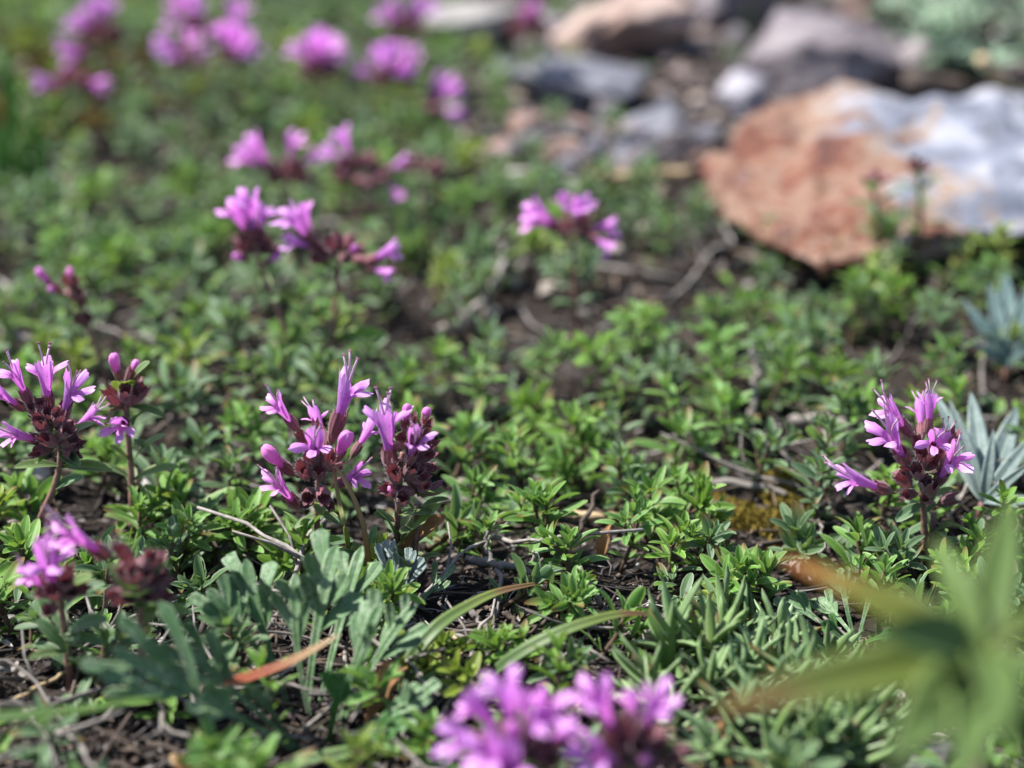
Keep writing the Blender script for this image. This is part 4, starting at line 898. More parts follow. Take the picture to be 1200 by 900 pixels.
# ================================================================== LOBED (mugwort-like) PLANTS
def lobed_leaf(parent, o0, base, tip, ctrl_lift, width, lobes, mat, seed, nrm=None, lobelen=.42, stalk=.42):
    """base and tip are world points; a stalk, then a blade with rounded lobes to both sides and one at the end"""
    q = random.Random(seed); mb = MB(); A = base - o0; B = tip - o0; L = (B - A).length
    N = Vector(nrm or (q.uniform(-.6, .1), -.62, .75)).normalized()
    mid = (A + B) / 2 + N * ctrl_lift * MM
    def pt(t): return A * (1 - t) ** 2 + mid * 2 * t * (1 - t) + B * t * t
    def tan(t): return ((mid - A) * (1 - t) + (B - mid) * t).normalized()
    def ribbon(path, w0, prof, r, cup=.35):
        rows, uvs = [], []; m = len(path)
        for i, p in enumerate(path):
            t = (path[min(i + 1, m - 1)] - path[max(i - 1, 0)]).normalized(); x = t.cross(N).normalized(); z = x.cross(t); u = i / (m - 1); ww = w0 * prof(u)
            row = []; ur = []
            for j in range(7):
                s = -1 + j / 3; row.append(p + x * s * ww + z * (abs(s) ** 1.6 * ww * cup)); ur.append((s * .5 + .5, u))
            for j in range(5, 0, -1):
                s = -1 + j / 3; row.append(p + x * s * ww * .97 + z * (abs(s) ** 1.6 * ww * cup - .00022 * math.sqrt(1 - s * s))); ur.append((s * .5 + .5, u))
            rows.append(row); uvs.append(ur)
        mb.grid(rows, uvs, r, 0, True)
    r0 = q.random()
    W = width * MM * .5 * .66
    end = lambda u: math.sqrt(max(0, 1 - (1 - min(1, (1.001 - u) / .14)) ** 2))
    ribbon([pt(i / 22) for i in range(23)], W, lambda u: (.28 + .10 * u if u < stalk else .34 + .5 * ((u - stalk) / (1 - stalk)) ** 1.2) * end(u), r0)
    for i in range(lobes):
        sd = 1 if i % 2 else -1; k = (i // 2 + 1) / (lobes / 2 + .35)
        t0 = stalk + (1 - stalk) * (.10 + .62 * k) - .05 * (i % 2)
        T = tan(t0); X = T.cross(N).normalized(); P = pt(t0) - N * .0001 * (i + 1)
        ang = R(q.uniform(32, 50)); ll = L * lobelen * q.uniform(.8, 1.15) * (1.05 - .35 * k)
        path = []; d = T * math.cos(ang) + X * sd * math.sin(ang)
        lift = q.uniform(-.25, .45)
        for m in range(11):
            u = m / 10; d2 = (d * (1 - .35 * u) + T * .35 * u + N * lift * u * 1.6).normalized(); path.append(P + d2 * ll * u)
        ribbon(path, W * q.uniform(.75, .98), lambda u: (.42 + .58 * u) * end(u), min(1, r0 + q.uniform(-.15, .25)), q.uniform(.15, .5))
    return link('leaf', mb.mesh('lobed_leaf', M[mat]), parent)
pb = gp(378, 885)
pl = thing('lobed_leaf_plant', pb, 'grey green plant with broad finger-lobed leaves below the centre flower heads', 'plant')
d0 = proj(pb)[2]
LL = [  # base px, dist, tip px, dist, lift, width, lobes, mat, lobelen
    ((358, 868, .288), (395, 638, .285), 4, 5.2, 5, 'mugwort', .30),
    ((345, 845, .288), (288, 655, .287), 3, 4.4, 5, 'mugwort', .34),
    ((335, 800, .288), (243, 690, .284), 3, 3.8, 4, 'mugwort', .38),
    ((372, 868, .285), (348, 672, .279), 4, 4.2, 4, 'mugwort', .30),
    ((392, 868, .283), (448, 706, .276), 3, 4.0, 5, 'mugwort', .32),
    ((398, 858, .284), (488, 708, .282), 3, 3.6, 5, 'mugwort', .32),
    ((385, 872, .280), (402, 790, .274), 2, 4.2, 4, 'mugwort_green', .35),
    ((360, 884, .276), (205, 745, .266), 4, 3.6, 6, 'mugwort', .38),
    ((345, 878, .274), (130, 760, .258), 3, 3.8, 7, 'mugwort', .40),
    ((352, 880, .278), (300, 802, .270), 2, 3.0, 4, 'mugwort', .36),
    ((330, 870, .270), (232, 815, .258), 2, 3.4, 4, 'mugwort', .32),
    ((388, 878, .280), (505, 820, .272), 3, 3.4, 5, 'mugwort', .35),
    ((395, 880, .276), (470, 850, .268), 2, 3.2, 4, 'mugwort_green', .35),
    ((365, 872, .286), (425, 640, .292), 2, 4.0, 4, 'mugwort', .30),
]
for i, (a, b, lift, w, n, mt, ll_) in enumerate(LL): lobed_leaf(pl, pb, atd(*a), atd(*b), lift, w, n, mt, 40 + i, lobelen=ll_)
mb = MB(); mb.tube([Vector((0, 0, -.003)), atd(372, 880, .284) - pb + Vector((0, 0, .001)), atd(380, 850, .284) - pb], [.0016, .0014, .0009], 8); link('stem', mb.mesh('mugwort_stem', M['stem_green']), pl)
pb = gp(458, 775)
pl = thing('lobed_leaf_plant', pb, 'small silvery mugwort shoot at the foot of the dark maroon flower head', 'plant')
for i, (a, b, lift, w, n, mt, ll_) in enumerate([((458, 745, .302), (462, 632, .302), 2, 2.4, 4, 'silver', .34), ((462, 745, .302), (487, 645, .303), 2, 2.4, 4, 'silver', .34), ((464, 745, .302), (535, 665, .306), 2, 2.0, 3, 'mugwort', .3), ((455, 748, .30), (440, 655, .30), 1, 1.8, 2, 'mugwort', .3)]):
    lobed_leaf(pl, pb, atd(*a), atd(*b), lift, w, n, mt, 80 + i, lobelen=ll_)
mb = MB(); mb.tube([Vector((0, 0, -.003)), atd(460, 746, .302) - pb], [.0009, .0007], 7); link('stem', mb.mesh('mugwort_stem', M['stem_green']), pl)
pb = gp(1003, 775)
pl = thing('lobed_leaf_plant', pb, 'small teal green lobed leaves growing behind the blurred rosette', 'plant')
for i, (a, b, lift, w, n, mt, ll_) in enumerate([((1002, 752, .300), (985, 665, .303), 2, 2.8, 4, 'mugwort', .36), ((1006, 752, .300), (1024, 690, .302), 1, 2.4, 2, 'mugwort', .34), ((995, 756, .300), (918, 700, .303), 3, 3.0, 4, 'mugwort', .36), ((1010, 755, .300), (1045, 745, .296), 2, 2.6, 4, 'mugwort_green', .36), ((998, 755, .300), (968, 728, .296), 1, 2.2, 3, 'mugwort_green', .36), ((1005, 752, .302), (960, 700, .312), 1, 2.6, 4, 'mugwort', .36)]):
    lobed_leaf(pl, pb, atd(*a), atd(*b), lift, w, n, mt, 90 + i, lobelen=ll_)
mb = MB(); mb.tube([Vector((0, 0, -.003)), atd(1003, 754, .300) - pb], [.0009, .0007], 7); link('stem', mb.mesh('mugwort_stem', M['stem_green']), pl)

# ================================================================== simple leaf rosettes: silver plant, teal plant, blurred near rosette
def rosette(name, label, base, leaves, mat, w, stem=None, kind='lance', cat='plant', face=(0, -.6, .8), seed=1, stemr=.0008, fold=.35, curl=.4):
    q = random.Random(seed); o = thing(name, base, label, cat)
    for (a, b, wk, mt) in leaves:
        A = a - base; B = b - base; L = (B - A).length; mb = MB()
        add_leaf(mb, frame_yz(A, B - A, face), L * 1.03, L * wk, kind, fold, curl * q.uniform(.5, 1.3), 14, 7, q.random() * .9, q.uniform(-.3, .3), .00012)
        link('leaf', mb.mesh(name + '_leaf', M[mt or mat]), o)
    if stem:
        mb = MB(); mb.tube([p - base for p in stem], [stemr, stemr * .9, stemr * .7][:len(stem)], 8); link('stem', mb.mesh(name + '_stem', M['stem_red']), o)
    return o
b = gp(1150, 600); D = proj(b)[2]
c = atd(1152, 590, D - .003)
lv = [((1095, 452), .004, .14), ((1115, 470), .0, .15), ((1140, 455), .010, .16), ((1195, 470), .014, .16), ((1215, 505), .004, .15), ((1165, 505), -.004, .17), ((1210, 540), -.008, .16), ((1230, 585), -.004, .18), ((1120, 540), .004, .15), ((1190, 590), -.014, .2)]
rosette('silver_leaf_plant', 'silver grey plant with long narrow leaves at the right edge behind the flower head', b, [(c, atd(x, y, D + dz), w, None) for ((x, y), dz, w) in lv], 'silver', .16, [b - Vector((0, 0, .002)), c], seed=2)
b = gp(1180, 445); D = proj(b)[2]; c = atd(1180, 430, D - .003)
lv = [((1130, 350), 0, .2), ((1160, 330), .005, .2), ((1205, 335), .004, .2), ((1225, 380), 0, .2), ((1200, 410), -.008, .22), ((1140, 400), -.006, .2), ((1160, 375), -.004, .22), ((1180, 320), .01, .2)]
rosette('teal_leaf_plant', 'dark blue green leafy plant at the right edge below the rusty boulder', b, [(c, atd(x, y, D + dz), w, None) for ((x, y), dz, w) in lv], 'teal', .2, [b - Vector((0, 0, .002)), c], seed=3)
# far shrub at the top right: silvery foliage
b = gp(1130, 95); q = random.Random(8); o = thing('silvery_shrub', b, 'blurred silvery green feathery shrub at the back above the rocks', 'shrub'); Db = proj(b)[2]
mbf = MB(); mbs = MB()
for i in range(26):
    x = q.uniform(1030, 1260); y = q.uniform(-30, 80); t = atd(x, y, Db - q.uniform(.0, .05)) - b; mbs.tube([Vector((q.uniform(-.006, .006), 0, 0)), t * .6 + Vector((0, 0, .004)), t], [.001, .0008, .0004], 5)
    for k in range(16):
        p = t * (.55 + .45 * k / 15); a = q.uniform(0, 2 * PI); d = Vector((math.cos(a), math.sin(a), q.uniform(.1, .9)))
        add_leaf(mbf, frame_yz(p, d, (0, -.3, 1)), q.uniform(.006, .011), .0022, 'lance', .3, .4, 5, 3, q.random())
link('foliage', mbf.mesh('shrub_foliage', M['shrub']), o); link('stems', mbs.mesh('shrub_stems', M['stem_brown']), o)

# the strongly blurred rosette near the lens
DR = .200
cc = atd(1148, 768, DR); b = gp(1190, 1180); b = Vector((cc.x + .004, cc.y - .002, H(cc.x, cc.y)))
lv = [((922, 650), .004, .16, 'spurge_tip'), ((846, 824), -.006, .19, 'spurge_brown'), ((1100, 626), .006, .26, None), ((1188, 580), .010, .24, None), ((1050, 885), -.014, .32, None), ((1128, 910), -.016, .28, None), ((1215, 890), -.012, .28, None), ((1036, 735), -.012, .32, None), ((1240, 700), .0, .22, None), ((1250, 790), -.006, .24, None), ((1040, 680), .008, .18, None), ((1090, 820), .008, .22, None), ((1180, 840), -.02, .26, None)]
n_ = leaf_mat('spurge_leaf_tipped', (.10, .16, .03), (.15, .18, .03), (.22, .20, .05), midrib=.3, trans=.3, rough=.6, spec=.2, stops=[(0, (.09, .14, .02)), (.55, (.14, .16, .025)), (.74, (.26, .14, .025)), (.88, (.42, .105, .02)), (1, (.42, .09, .02))]); M['spurge_tip'] = n_
M['spurge_brown'] = leaf_mat('spurge_leaf_brown', (.09, .15, .03), (.11, .12, .04), (.15, .20, .06), midrib=.3, trans=.3, rough=.6, spec=.2, stops=[(0, (.10, .17, .03)), (.6, (.10, .15, .035)), (.8, (.15, .10, .04)), (1, (.20, .09, .03))])
rosette('narrow_leaf_rosette', 'strongly blurred green star-shaped rosette of narrow leaves close to the camera', b, [(cc, atd(x, y, DR + dz), w, mt) for ((x, y), dz, w, mt) in lv], 'spurge', .2, [b - Vector((0, 0, .002)), (b + cc) / 2, cc], seed=4, stemr=.0013, curl=.5)

# ================================================================== NEEDLE-LEAVED TUFTS
NEED = []
for k in range(6):
    q = random.Random(500 + k); mb = MB(); sb = MB(); lean = Vector((q.uniform(-.4, .4), q.uniform(-.4, .4), 1)).normalized(); p = Vector((0, 0, 0)); pts = [p.copy()]
    n = q.choice((13, 16, 19))
    for i in range(n):
        p = p + lean * .00028; a = i * 2.4 + q.uniform(-.3, .3); u = i / n; el = R(8 + 66 * u + q.uniform(-14, 14)); rad = Vector((math.cos(a), math.sin(a), 0))
        l = q.uniform(.0050, .0098) * (1 - .25 * u)
        add_leaf(mb, frame_yz(p, rad * math.cos(el) + lean * math.sin(el), lean * math.cos(el) - rad * math.sin(el) + Vector((0, 0, .01))), l, q.uniform(.0009, .0013), 'needle', .25, q.uniform(-.9, .7), 6, 3, q.random(), 0, .00055)
    pts.append(p); sb.tube([Vector((0, 0, -.002)), p * .5, p], .0006, 5)
    NEED.append((mb.mesh('needle_foliage', M['needle']), sb.mesh('needle_stem', M['stem_brown'])))
def near_dist(p, lst): return min([1e9] + [(p - z).length for z in lst])
TAKEN = []
needle_px = [(790, 775), (812, 750), (838, 778), (858, 762), (880, 790), (905, 800), (878, 745), (905, 765), (930, 790), (955, 812), (885, 830), (915, 850), (948, 858), (860, 850), (842, 880), (890, 885), (935, 893), (975, 850), (985, 885), (1010, 860), (1005, 815), (1020, 895), (830, 812), (775, 815), (800, 850), (965, 770), (1040, 845), (918, 815), (868, 812), (955, 835)]
LM = []                                 # landmarks for labels: (px, py, words)
q = random.Random(77)
tone_words = {}
for i, (x, y) in enumerate(needle_px):
    p = gp(x, y + 12); o = bpy.data.objects.new('needle_leaf_tuft', None); COL.objects.link(o); o.empty_display_size = .002; o.location = p; o.rotation_euler = (q.uniform(-.5, .5), q.uniform(-.5, .5), q.uniform(0, 6.28)); s_ = q.uniform(.95, 1.35); o.scale = (s_,) * 3
    f, s = NEED[i % 6]; link('foliage', f, o); link('stem', s, o)
    tag(o, None, 'plant tuft', 'needle-leaved tufts'); o['_x'] = x; o['_y'] = y; TAKEN.append(p)
def label_by_landmark(objs, lms, fmt, words='nearest second third fourth fifth sixth seventh eighth ninth tenth eleventh twelfth'.split()):
    groups = {}
    for o in objs:
        x, y = o['_x'], o['_y']; best = min(lms, key=lambda L: (L[0] - x) ** 2 + ((L[1] - y) * 1.3) ** 2); dx, dy = x - best[0], y - best[1]
        rel = ('left of' if dx < 0 else 'right of') if abs(dx) > abs(dy) * 1.1 else ('behind' if dy < 0 else 'in front of')
        groups.setdefault((o.get('_t', ''), rel, best[2]), []).append((dx * dx + dy * dy, o))
    for (t, rel, lm), lst in groups.items():
        lst.sort(key=lambda z: z[0])
        for k, (_, o) in enumerate(lst):
            tail = '' if len(lst) == 1 else (', nearest it' if k == 0 else ', %s nearest' % words[min(k, 11)])
            o['label'] = fmt.format(t=t) + ' ' + rel + ' ' + lm + tail
    for o in objs:
        for k in ('_x', '_y', '_t'):
            if k in o: del o[k]
label_by_landmark([o for o in COL.objects if o.name.startswith('needle_leaf_tuft')], [(787, 740, 'the upright grass blade'), (848, 870, 'the orange dead stem'), (1000, 720, 'the small lobed leaves'), (1085, 890, 'the dark wet stone'), (920, 790, 'the blurred brown leaf tip'), (790, 880, 'the bottom right flower head')], 'grey green needle-leaved tuft')

label_by_landmark(RUBBLE, [(680, 110, 'the flat grey slab'), (735, 45, 'the pinkish brown rock'), (620, 50, 'the dark budding head'), (868, 120, 'the lilac grey upright stone'), (960, 70, 'the mauve rock'), (750, 208, 'the beige driftwood'), (760, 165, 'the dark jagged stone')], 'small {t} angular rock')
mb = MB(); q = random.Random(66)
for i in range(2600):
    x = q.uniform(520, 1500); y = q.uniform(-40, 235)
    if y > 190 and q.random() < .6: continue
    p = gp(x, y); r = q.choice((.5, .8, 1.0, 1.3, 2.0, 2.8)) * q.uniform(.7, 1.2) * MM; m = Matrix.Translation(p + Vector((0, 0, r * .2))) @ Matrix.Rotation(q.uniform(0, 6.28), 4, 'Z')
    vs_ = [m @ Vector((a * r * q.uniform(.6, 1.4), b * r * q.uniform(.6, 1.3), c * r * q.uniform(.4, .9))) for a, b, c in ((1, 0, 0), (-1, 0, 0), (0, 1, 0), (0, -1, 0), (.3, .2, .9), (-.2, .1, -.8))]
    mb.add(vs_, ((0, 2, 4), (2, 1, 4), (1, 3, 4), (3, 0, 4), (2, 0, 5), (1, 2, 5), (3, 1, 5), (0, 3, 5)), q.random())
n_ = NT('gravel'); M['gravel'] = n_.finish(n_.ramp(n_.attr(), [(0, (.05, .04, .04)), (.25, (.14, .11, .10)), (.45, (.24, .18, .155)), (.6, (.18, .16, .175)), (.75, (.10, .075, .06)), (.9, (.32, .26, .22)), (1, (.42, .39, .37))]), .85, .25, n_.bump(n_.noise(500, 4), .6, .0003))
me = mb.mesh('gravel', M['gravel']); me.polygons.foreach_set('use_smooth', [False] * len(me.polygons))
tag(link('gravel', me), 'brown and grey stony grit between the rocks at the back', 'gravel', None, 'stuff')
# ================================================================== YELLOW MOSS
def moss(cx, cy, sx, sy, count, name, mat, label, seed, size=1.0):
    mb = MB(); q = random.Random(seed); n = 0
    while n < count:
        x = q.gauss(cx, sx); y = q.gauss(cy, sy)
        if abs(x - cx) > sx * 1.8 or abs(y - cy) > sy * 1.8: continue
        n += 1; p = gp(x, y); k = noise.noise(Vector((p.x * 120, p.y * 120, 3)))
        if k < .0: continue
        for _ in range(5):
            a = q.uniform(0, 2 * PI); d = Vector((math.cos(a) * .6, math.sin(a) * .6, 1)); hh = q.uniform(.6, 2.2) * MM * size
            add_leaf(mb, frame_yz(p + Vector((q.gauss(0, .0005), q.gauss(0, .0005), .0006 + max(0, k) * .003)), d, (0, -1, .3)), hh, hh * .45, 'lance', .4, .6, 3, 3, q.random())
    tag(link(name, mb.mesh(name, M[mat])), label, 'moss', None, 'stuff')
moss(880, 598, 40, 36, 1000, 'moss', 'moss', 'patch of yellow ochre moss on the soil before the right flower head', 31, .6)
M['moss_dry'] = simple('dry_moss', (.10, .06, .018), (.20, .14, .04), 200, .9, .1, .15)
moss(60, 100, 75, 45, 1100, 'dry_moss', 'moss_dry', 'blurred patch of brownish ochre dry moss behind the left back flower heads', 33, 2.0)

# ================================================================== THYME MAT
def on_rock(p):                          # under the big boulder
    x, y, _ = proj(p)
    if x < 815 or y < 100: return False
    e = 196 + (x - 818) * 1.9 if x < 850 else 256 + (x - 850) * .52 if x < 962 else 314 - (x - 962) * .17
    return y < e + (24 if x < 960 else 4)
def patch(p):                            # the mat is thick in places and thin in others
    k = noise.noise(Vector((p.x * 34, p.y * 34, 9))) + .5 * noise.noise(Vector((p.x * 80, p.y * 80, 2)))
    return 1.0 if k > -.12 else .22
def density(px, py):
    d = 1.0
    for (cx, cy, rx, ry, k) in ((640, 345, 75, 42, .95), (780, 310, 95, 55, .95), (235, 508, 62, 34, .9), (20, 290, 45, 45, .85), (880, 590, 78, 70, .97), (690, 115, 105, 48, .9), (628, 690, 150, 78, .96), (560, 610, 40, 28, .75), (950, 510, 85, 40, .75), (860, 690, 90, 40, .75),
                                (60, 850, 130, 70, .5), (640, 800, 150, 60, .9), (1140, 410, 90, 70, .9), (150, 185, 60, 30, .8), (60, 95, 130, 75, .8), (20, 565, 55, 45, .6), (1080, 480, 70, 60, .7), (340, 880, 190, 70, .75), (1130, 560, 60, 60, .8), (885, 285, 135, 52, .97), (740, 290, 90, 40, .55), (332, 388, 28, 38, .9), (392, 375, 22, 40, .8), (674, 335, 26, 36, .9), (112, 415, 22, 30, .8), (600, 235, 50, 14, .8), (350, 760, 120, 110, .75)):
        e = ((px - cx) / rx) ** 2 + ((py - cy) / ry) ** 2
        if e < 1.3: d *= 1 - k * min(1, (1.3 - e) / .5)
    if px > 745 and py > 715: d *= .08
    if px > 540 and py < 185: d *= .06
    if px > 760 and py < 270 + max(0, (960 - px)) * .0: d *= .06 if py < 255 else .4
    if px > 1020 and 235 < py < 300: d = max(d, .5)
    if py < 60: d *= .55
    return d
# sprigs placed one by one: top pixel, height mm, style, tone
HERO = [(612, 548, 11, 'tall', 'fresh'), (638, 585, 10, 'mid', 'fresh'), (588, 508, 11, 'mid', 'fresh'), (672, 508, 12, 'mid', 'fresh'), (690, 525, 10, 'mid', 'fresh'), (640, 612, 7, 'mid', 'fresh'), (668, 648, 7, 'small', 'fresh'),
        (760, 568, 12, 'tall', 'fresh'), (790, 575, 11, 'mid', 'fresh'), (805, 620, 10, 'mid', 'dull'), (775, 640, 8, 'mid', 'fresh'), (563, 630, 5, 'small', 'fresh'), (658, 690, 7, 'small', 'fresh'), (682, 700, 6, 'small', 'fresh'), (597, 755, 6, 'small', 'fresh'),
        (655, 770, 6, 'small', 'dull'), (700, 728, 7, 'small', 'fresh'), (620, 762, 5, 'small', 'fresh'), (872, 668, 9, 'mid', 'fresh'), (895, 680, 8, 'small', 'fresh'), (845, 690, 6, 'small', 'yellow'), (230, 588, 11, 'mid', 'fresh'), (205, 608, 11, 'tall', 'fresh'),
        (160, 600, 10, 'mid', 'fresh'), (135, 625, 10, 'mid', 'fresh'), (250, 625, 8, 'mid', 'dull'), (285, 605, 10, 'mid', 'fresh'), (310, 585, 9, 'small', 'fresh'), (330, 620, 9, 'mid', 'fresh'), (300, 635, 8, 'mid', 'fresh'), (10, 600, 10, 'mid', 'yellow'), (20, 640, 9, 'mid', 'fresh'),
        (10, 690, 9, 'mid', 'fresh'), (40, 590, 9, 'small', 'fresh'), (215, 660, 7, 'mid', 'dull'), (190, 640, 7, 'small', 'fresh'), (250, 680, 6, 'small', 'dull'), (530, 480, 12, 'tall', 'fresh'), (520, 525, 11, 'mid', 'dull'), (548, 560, 10, 'mid', 'fresh'), (480, 655, 8, 'small', 'yellow'), (520, 770, 6, 'small', 'yellow'),
        (490, 760, 6, 'small', 'yellow'), (545, 790, 5, 'small', 'yellow'), (890, 525, 10, 'mid', 'dull'), (955, 525, 12, 'tall', 'dull'), (960, 560, 10, 'mid', 'dull'), (830, 440, 12, 'tall', 'fresh'), (810, 480, 12, 'tall', 'fresh'), (790, 510, 11, 'mid', 'fresh'), (620, 400, 13, 'tall', 'fresh'), (720, 392, 13, 'tall', 'fresh'),
        (760, 375, 13, 'tall', 'fresh'), (850, 380, 13, 'tall', 'fresh'), (1070, 400, 14, 'tall', 'fresh'), (1040, 430, 12, 'tall', 'dull'), (560, 425, 12, 'tall', 'fresh'), (1150, 640, 9, 'mid', 'fresh'), (1050, 640, 9, 'mid', 'dull'), (990, 640, 8, 'small', 'fresh'), (940, 600, 8, 'small', 'dull'), (1180, 690, 9, 'mid', 'dull'), (1130, 680, 8, 'mid', 'fresh'),
        (60, 745, 6, 'mid', 'dull'), (110, 790, 5, 'mid', 'dull'), (30, 720, 7, 'mid', 'fresh'), (730, 612, 9, 'mid', 'fresh'), (700, 560, 11, 'mid', 'dull'), (860, 480, 10, 'mid', 'fresh'), (1012, 338, 12, 'tall', 'fresh'), (1060, 270, 14, 'tall', 'fresh'), (1100, 285, 14, 'tall', 'yellow'), (1160, 270, 14, 'tall', 'yellow'), (1040, 340, 13, 'tall', 'fresh'), (1000, 350, 12, 'mid', 'dull')]
toneword = {'fresh': 'bright green', 'dull': 'grey green', 'yellow': 'yellowish green'}
sizeword = {'small': 'low', 'mid': 'leafy', 'tall': 'tall'}
q = random.Random(9)
cand = []
for (x, y, hh, st, tn) in HERO:
    p = gp(x, y, hh * MM * .9); cand.append((x, y, p, hh, st, tn, True))
pts = [c[2] for c in cand]
tries = 0
while tries < 30000:
    tries += 1
    D = .225 + (.72 - .225) * q.random() ** .9
    xw = q.uniform(-.46, .46) * D; y = math.sqrt(max(1e-6, D * D - CAMH * CAMH)); p = Vector((xw, y, 0)); p.z = H(p.x, p.y)
    hh = q.choice((8, 9, 10, 11, 12, 13)) ; tx, ty, dd = proj(p + Vector((0, 0, hh * MM)))
    if not (-450 < tx < 1650 and -80 < ty < 1250): continue
    if on_rock(p) or q.random() > density(tx, ty) * patch(p): continue
    md = .0098 if D < .5 else .0102
    if any((p.x - z.x) ** 2 + (p.y - z.y) ** 2 < md * md for z in pts): continue
    if any((p.x - z.x) ** 2 + (p.y - z.y) ** 2 < .006 ** 2 for z in TAKEN): continue
    st = 'small' if hh < 9 else ('mid' if hh < 12 else 'tall')
    r_ = q.random(); far = ty < 330
    tn = 'fresh' if r_ < (.2 if far else (.52 if tx > 480 else .4)) else ('yellow' if r_ > .92 else 'dull')
    pts.append(p); cand.append((tx, ty, p, hh, st, tn, False))
inview = [c for c in cand if -10 < c[0] < 1210 and -5 < c[1] < 915]
rest = [c for c in cand if not (-10 < c[0] < 1210 and -5 < c[1] < 915)]
inview.sort(key=lambda c: (not c[6], c[2].y))
own = inview[:298]; mass = inview[298:] + rest
print('sprigs', len(cand), 'in view', len(inview))
objs = []
first = {}
for (x, y, p, hh, st, tn, hero) in own:
    k = q.randrange(len(PROTO[st])); fm, sm, ph, _ = PROTO[st][k]; sc = hh * MM / ph * q.uniform(.95, 1.05); sc = min(1.3, max(.75, sc)) * (1.08 if hero and y > 470 else 1.0)
    if (st, k, tn) not in first:        # the first of each kind is built, the others are copies of it and of its parts
        o = bpy.data.objects.new('thyme_sprig', None); COL.objects.link(o); o.empty_display_size = .002
        a = link('foliage', fm[tn], o); b = link('stem', sm, o); first[(st, k, tn)] = (o, a, b)
    else:
        o0, a0, b0 = first[(st, k, tn)]; o = o0.copy(); COL.objects.link(o)
        for c0 in (a0, b0): c1 = c0.copy(); COL.objects.link(c1); c1.parent = o
    o.location = p - Vector((0, 0, 0)); o.location.z = H(p.x, p.y); o.rotation_euler = (q.gauss(0, .26), q.gauss(0, .26), q.uniform(0, 6.283)); o.scale = (sc * q.uniform(.85, 1.1), sc * q.uniform(.85, 1.1), sc)
    tag(o, None, 'thyme', 'leafy thyme sprigs of the mat'); o['_x'] = x; o['_y'] = y; o['_t'] = toneword[tn] + (' ' + sizeword[st] if st != 'mid' else ''); objs.append(o)
LMS = [(372, 540, 'the open centre flower head'), (478, 540, 'the dark maroon flower head'), (50, 485, 'the left edge flower head'), (145, 460, 'the face-on small flower'), (80, 660, 'the near blurred trumpet flower'), (163, 680, 'the wilted maroon stem'),
       (190, 590, 'the whitish hidden stone'), (235, 485, 'the arching brown twig'), (70, 335, 'the two purple buds'), (295, 265, 'the fanned pink flower'), (396, 300, 'the two-sided lilac head'), (338, 200, 'the blurred two-lilac head'), (420, 205, 'the drooping lilac flower'), (672, 265, 'the lone pink head'),
       (560, 350, 'the standing forked twig'), (884, 455, 'the upright grey twig'), (880, 595, 'the yellow moss'), (980, 495, 'the pale curved twig'), (1080, 540, 'the right flower head'), (1150, 530, 'the silver leaves'), (1175, 390, 'the dark blue-green plant'), (880, 305, 'the beige pebble'), (590, 660, 'the lying forked twig'), (690, 685, 'the bleached stick'),
       (580, 740, 'the pale straw by the grass'), (735, 722, 'the red-tipped grass blade'), (330, 700, 'the big lobed leaves'), (1000, 700, 'the small lobed leaves'), (618, 215, 'the flat whitish stone'), (1075, 200, 'the taller dark bud stem'), (20, 285, 'the pale left edge stone'), (30, 180, 'the left grass tuft'), (450, 280, 'the flat tan stick'), (494, 200, 'the thin maroon stem'),
       (215, 70, 'the middle back flower head'), (100, 70, 'the leftmost back flower head'), (455, 70, 'the largest back flower head'), (200, 370, 'the grey twig among sprigs'), (690, 590, 'the thin leaning stick'), (555, 590, 'the brown straw by the maroon head'), (707, 605, 'the straw behind paired sprigs'), (1150, 760, 'the near blurred rosette'), (1000, 280, 'the boulder foot'), (820, 420, 'the tall sprigs behind the moss')]
label_by_landmark(objs, LMS[:-1], '{t} thyme sprig')
mb = MB()
for (x, y, p, hh, st, tn, hero) in mass:
    k = q.randrange(len(PROTO[st])); _, _, ph, f = PROTO[st][k]; sc = hh * MM / ph; m = Matrix.Translation(p) @ Matrix.Rotation(q.uniform(0, 6.28), 4, 'Z') @ Matrix.Scale(sc, 4)
    b0 = len(mb.v); mt = {'fresh': 0, 'dull': 1, 'yellow': 2}[tn]
    mb.v += [tuple(m @ Vector(v)) for v in f.v]; mb.uv += f.uv; mb.r += f.r; mb.f += [tuple(i + b0 for i in ff) for ff in f.f]; mb.mi += [mt] * len(f.f)
# low creeping leaves between the sprigs
q = random.Random(14); n = 0
while n < 1700:
    D = .23 + .48 * q.random() ** .8; xw = q.uniform(-.44, .44) * D; p = Vector((xw, math.sqrt(D * D - CAMH * CAMH), 0)); p.z = H(p.x, p.y); tx, ty, _ = proj(p + Vector((0, 0, .004)))
    if on_rock(p) or q.random() > density(tx, ty) * patch(p) * .9 + .02: n += .2; continue
    n += 1
    for k in range(5):
        a = q.uniform(0, 6.28); l = q.uniform(.0030, .0052); el = q.uniform(.1, .9)
        add_leaf(mb, frame_yz(p + Vector((q.gauss(0, .0012), q.gauss(0, .0012), q.uniform(.0, .004))), (math.cos(a), math.sin(a), el), (0, 0, 1)), l, l * .36, 'thyme', .4, .5, 4, 3, q.random(), mi=1 if q.random() < .75 else 0)
o = link('thyme_mat', mb.mesh('thyme_mat', [M['thyme_fresh'], M['thyme_dull'], M['thyme_yellow']]))
tag(o, 'far low mass of thyme leaves filling the mat behind and between the sprigs', 'thyme mat', None, 'stuff')

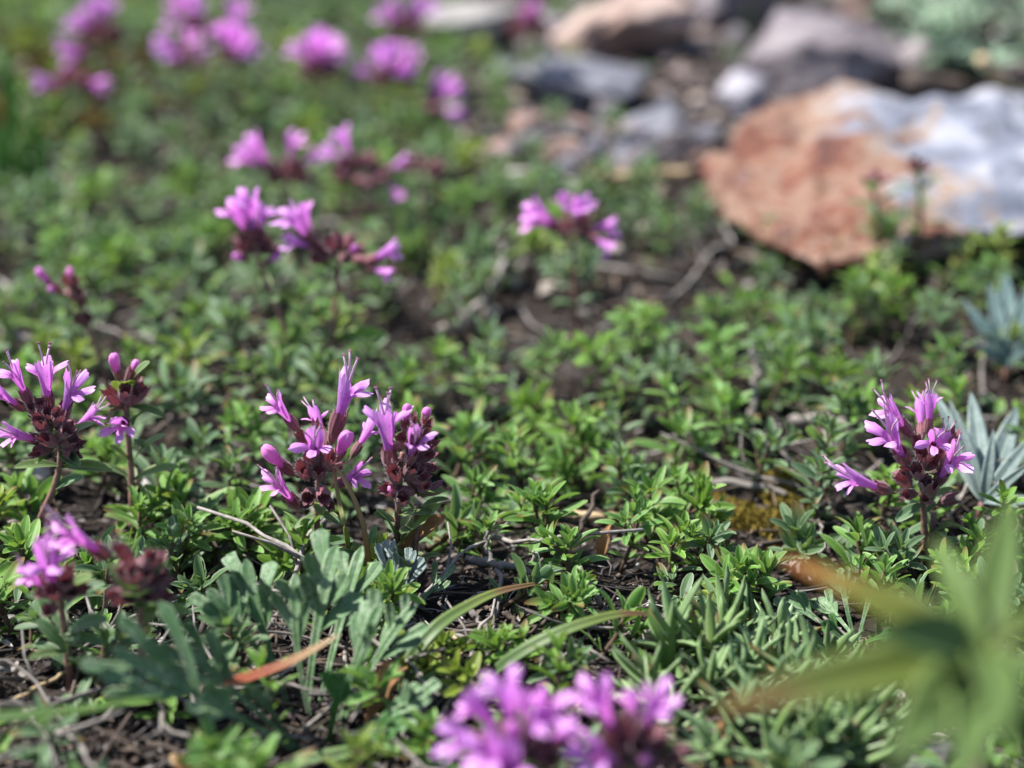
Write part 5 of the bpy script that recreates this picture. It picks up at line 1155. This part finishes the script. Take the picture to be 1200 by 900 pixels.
q = random.Random(55); cs = []
CM = []
for k in range(6):
    mb = MB(); p = Vector((0, 0, .0015)); d = Vector((1, 0, 0)); pts_ = [p.copy()]
    for i in range(9):
        d = (d + Vector((0, q.gauss(0, .28), q.gauss(0, .12)))).normalized(); d.z = max(-.25, min(.3, d.z)); p = p + d * q.uniform(.0025, .0042); p.z = max(.0006, min(.006, p.z)); pts_.append(p.copy())
    mb.tube(pts_, [.00036 * (1 - .5 * i / 10) for i in range(10)], 6, wob=.2)
    b1 = pts_[4]; mb2 = MB(); sgn = q.choice((-1, 1)); mb2.tube([b1, b1 + Vector((.003, .003 * sgn, .002)), b1 + Vector((.005, .007 * sgn, .004))], [.00026, .0002, .00015], 5)
    CM.append((mb.mesh('creeping_stem', M['twig' if k % 2 else 'twig_dark']), mb2.mesh('creeping_branch', M['twig' if k % 2 else 'twig_dark'])))
for i in range(95):
    for _ in range(60):
        x = q.uniform(20, 1180); y = q.uniform(360, 890); dn = density(x, y)
        if .1 < dn < .75 and not (745 < x and y > 715): break
    p = gp(x, y); o = link('creeping_stem', CM[i % 6][0]); o.location = p; o.rotation_euler = (0, q.uniform(-.1, .1), q.uniform(0, 6.28)); o.scale = (q.uniform(.7, 1.3),) * 3
    c1 = link('branch', CM[i % 6][1], o); tag(o, None, 'dead stem', 'bare creeping stems on the soil'); o['_x'] = x; o['_y'] = y; o['_t'] = 'grey' if (i % 6) % 2 else 'dark brown'; cs.append(o)
label_by_landmark(cs, LMS[:-1], '{t} bare creeping stem')

# ================================================================== LIGHT
sun_dir = Vector((-.55, .14, .85)).normalized()
sd = bpy.data.lights.new('sun', 'SUN'); sd.energy = 5.0; sd.angle = R(.6); sd.color = (1, .97, .92); so = bpy.data.objects.new('sun', sd); COL.objects.link(so)
so.rotation_euler = (-sun_dir).to_track_quat('-Z', 'Y').to_euler(); so.location = (0, 0, 2)
w = bpy.data.worlds.new('World'); scene.world = w; w.use_nodes = True; nt = w.node_tree; bg = nt.nodes['Background']
sky = nt.nodes.new('ShaderNodeTexSky'); sky.sky_type = 'NISHITA'; sky.sun_disc = False; sky.sun_elevation = math.asin(sun_dir.z); sky.sun_rotation = math.atan2(sun_dir.x, sun_dir.y)
nt.links.new(sky.outputs[0], bg.inputs[0]); bg.inputs[1].default_value = .095
vs = scene.view_settings; vs.view_transform = 'Standard'; vs.look = 'None'; vs.exposure = 1.2; vs.gamma = 1
scene.render.engine = 'CYCLES'; cy = scene.cycles
cy.use_denoising = True; cy.max_bounces = 8; cy.transparent_max_bounces = 4; cy.diffuse_bounces = 4; cy.glossy_bounces = 2; cy.transmission_bounces = 4; cy.sample_clamp_indirect = 4
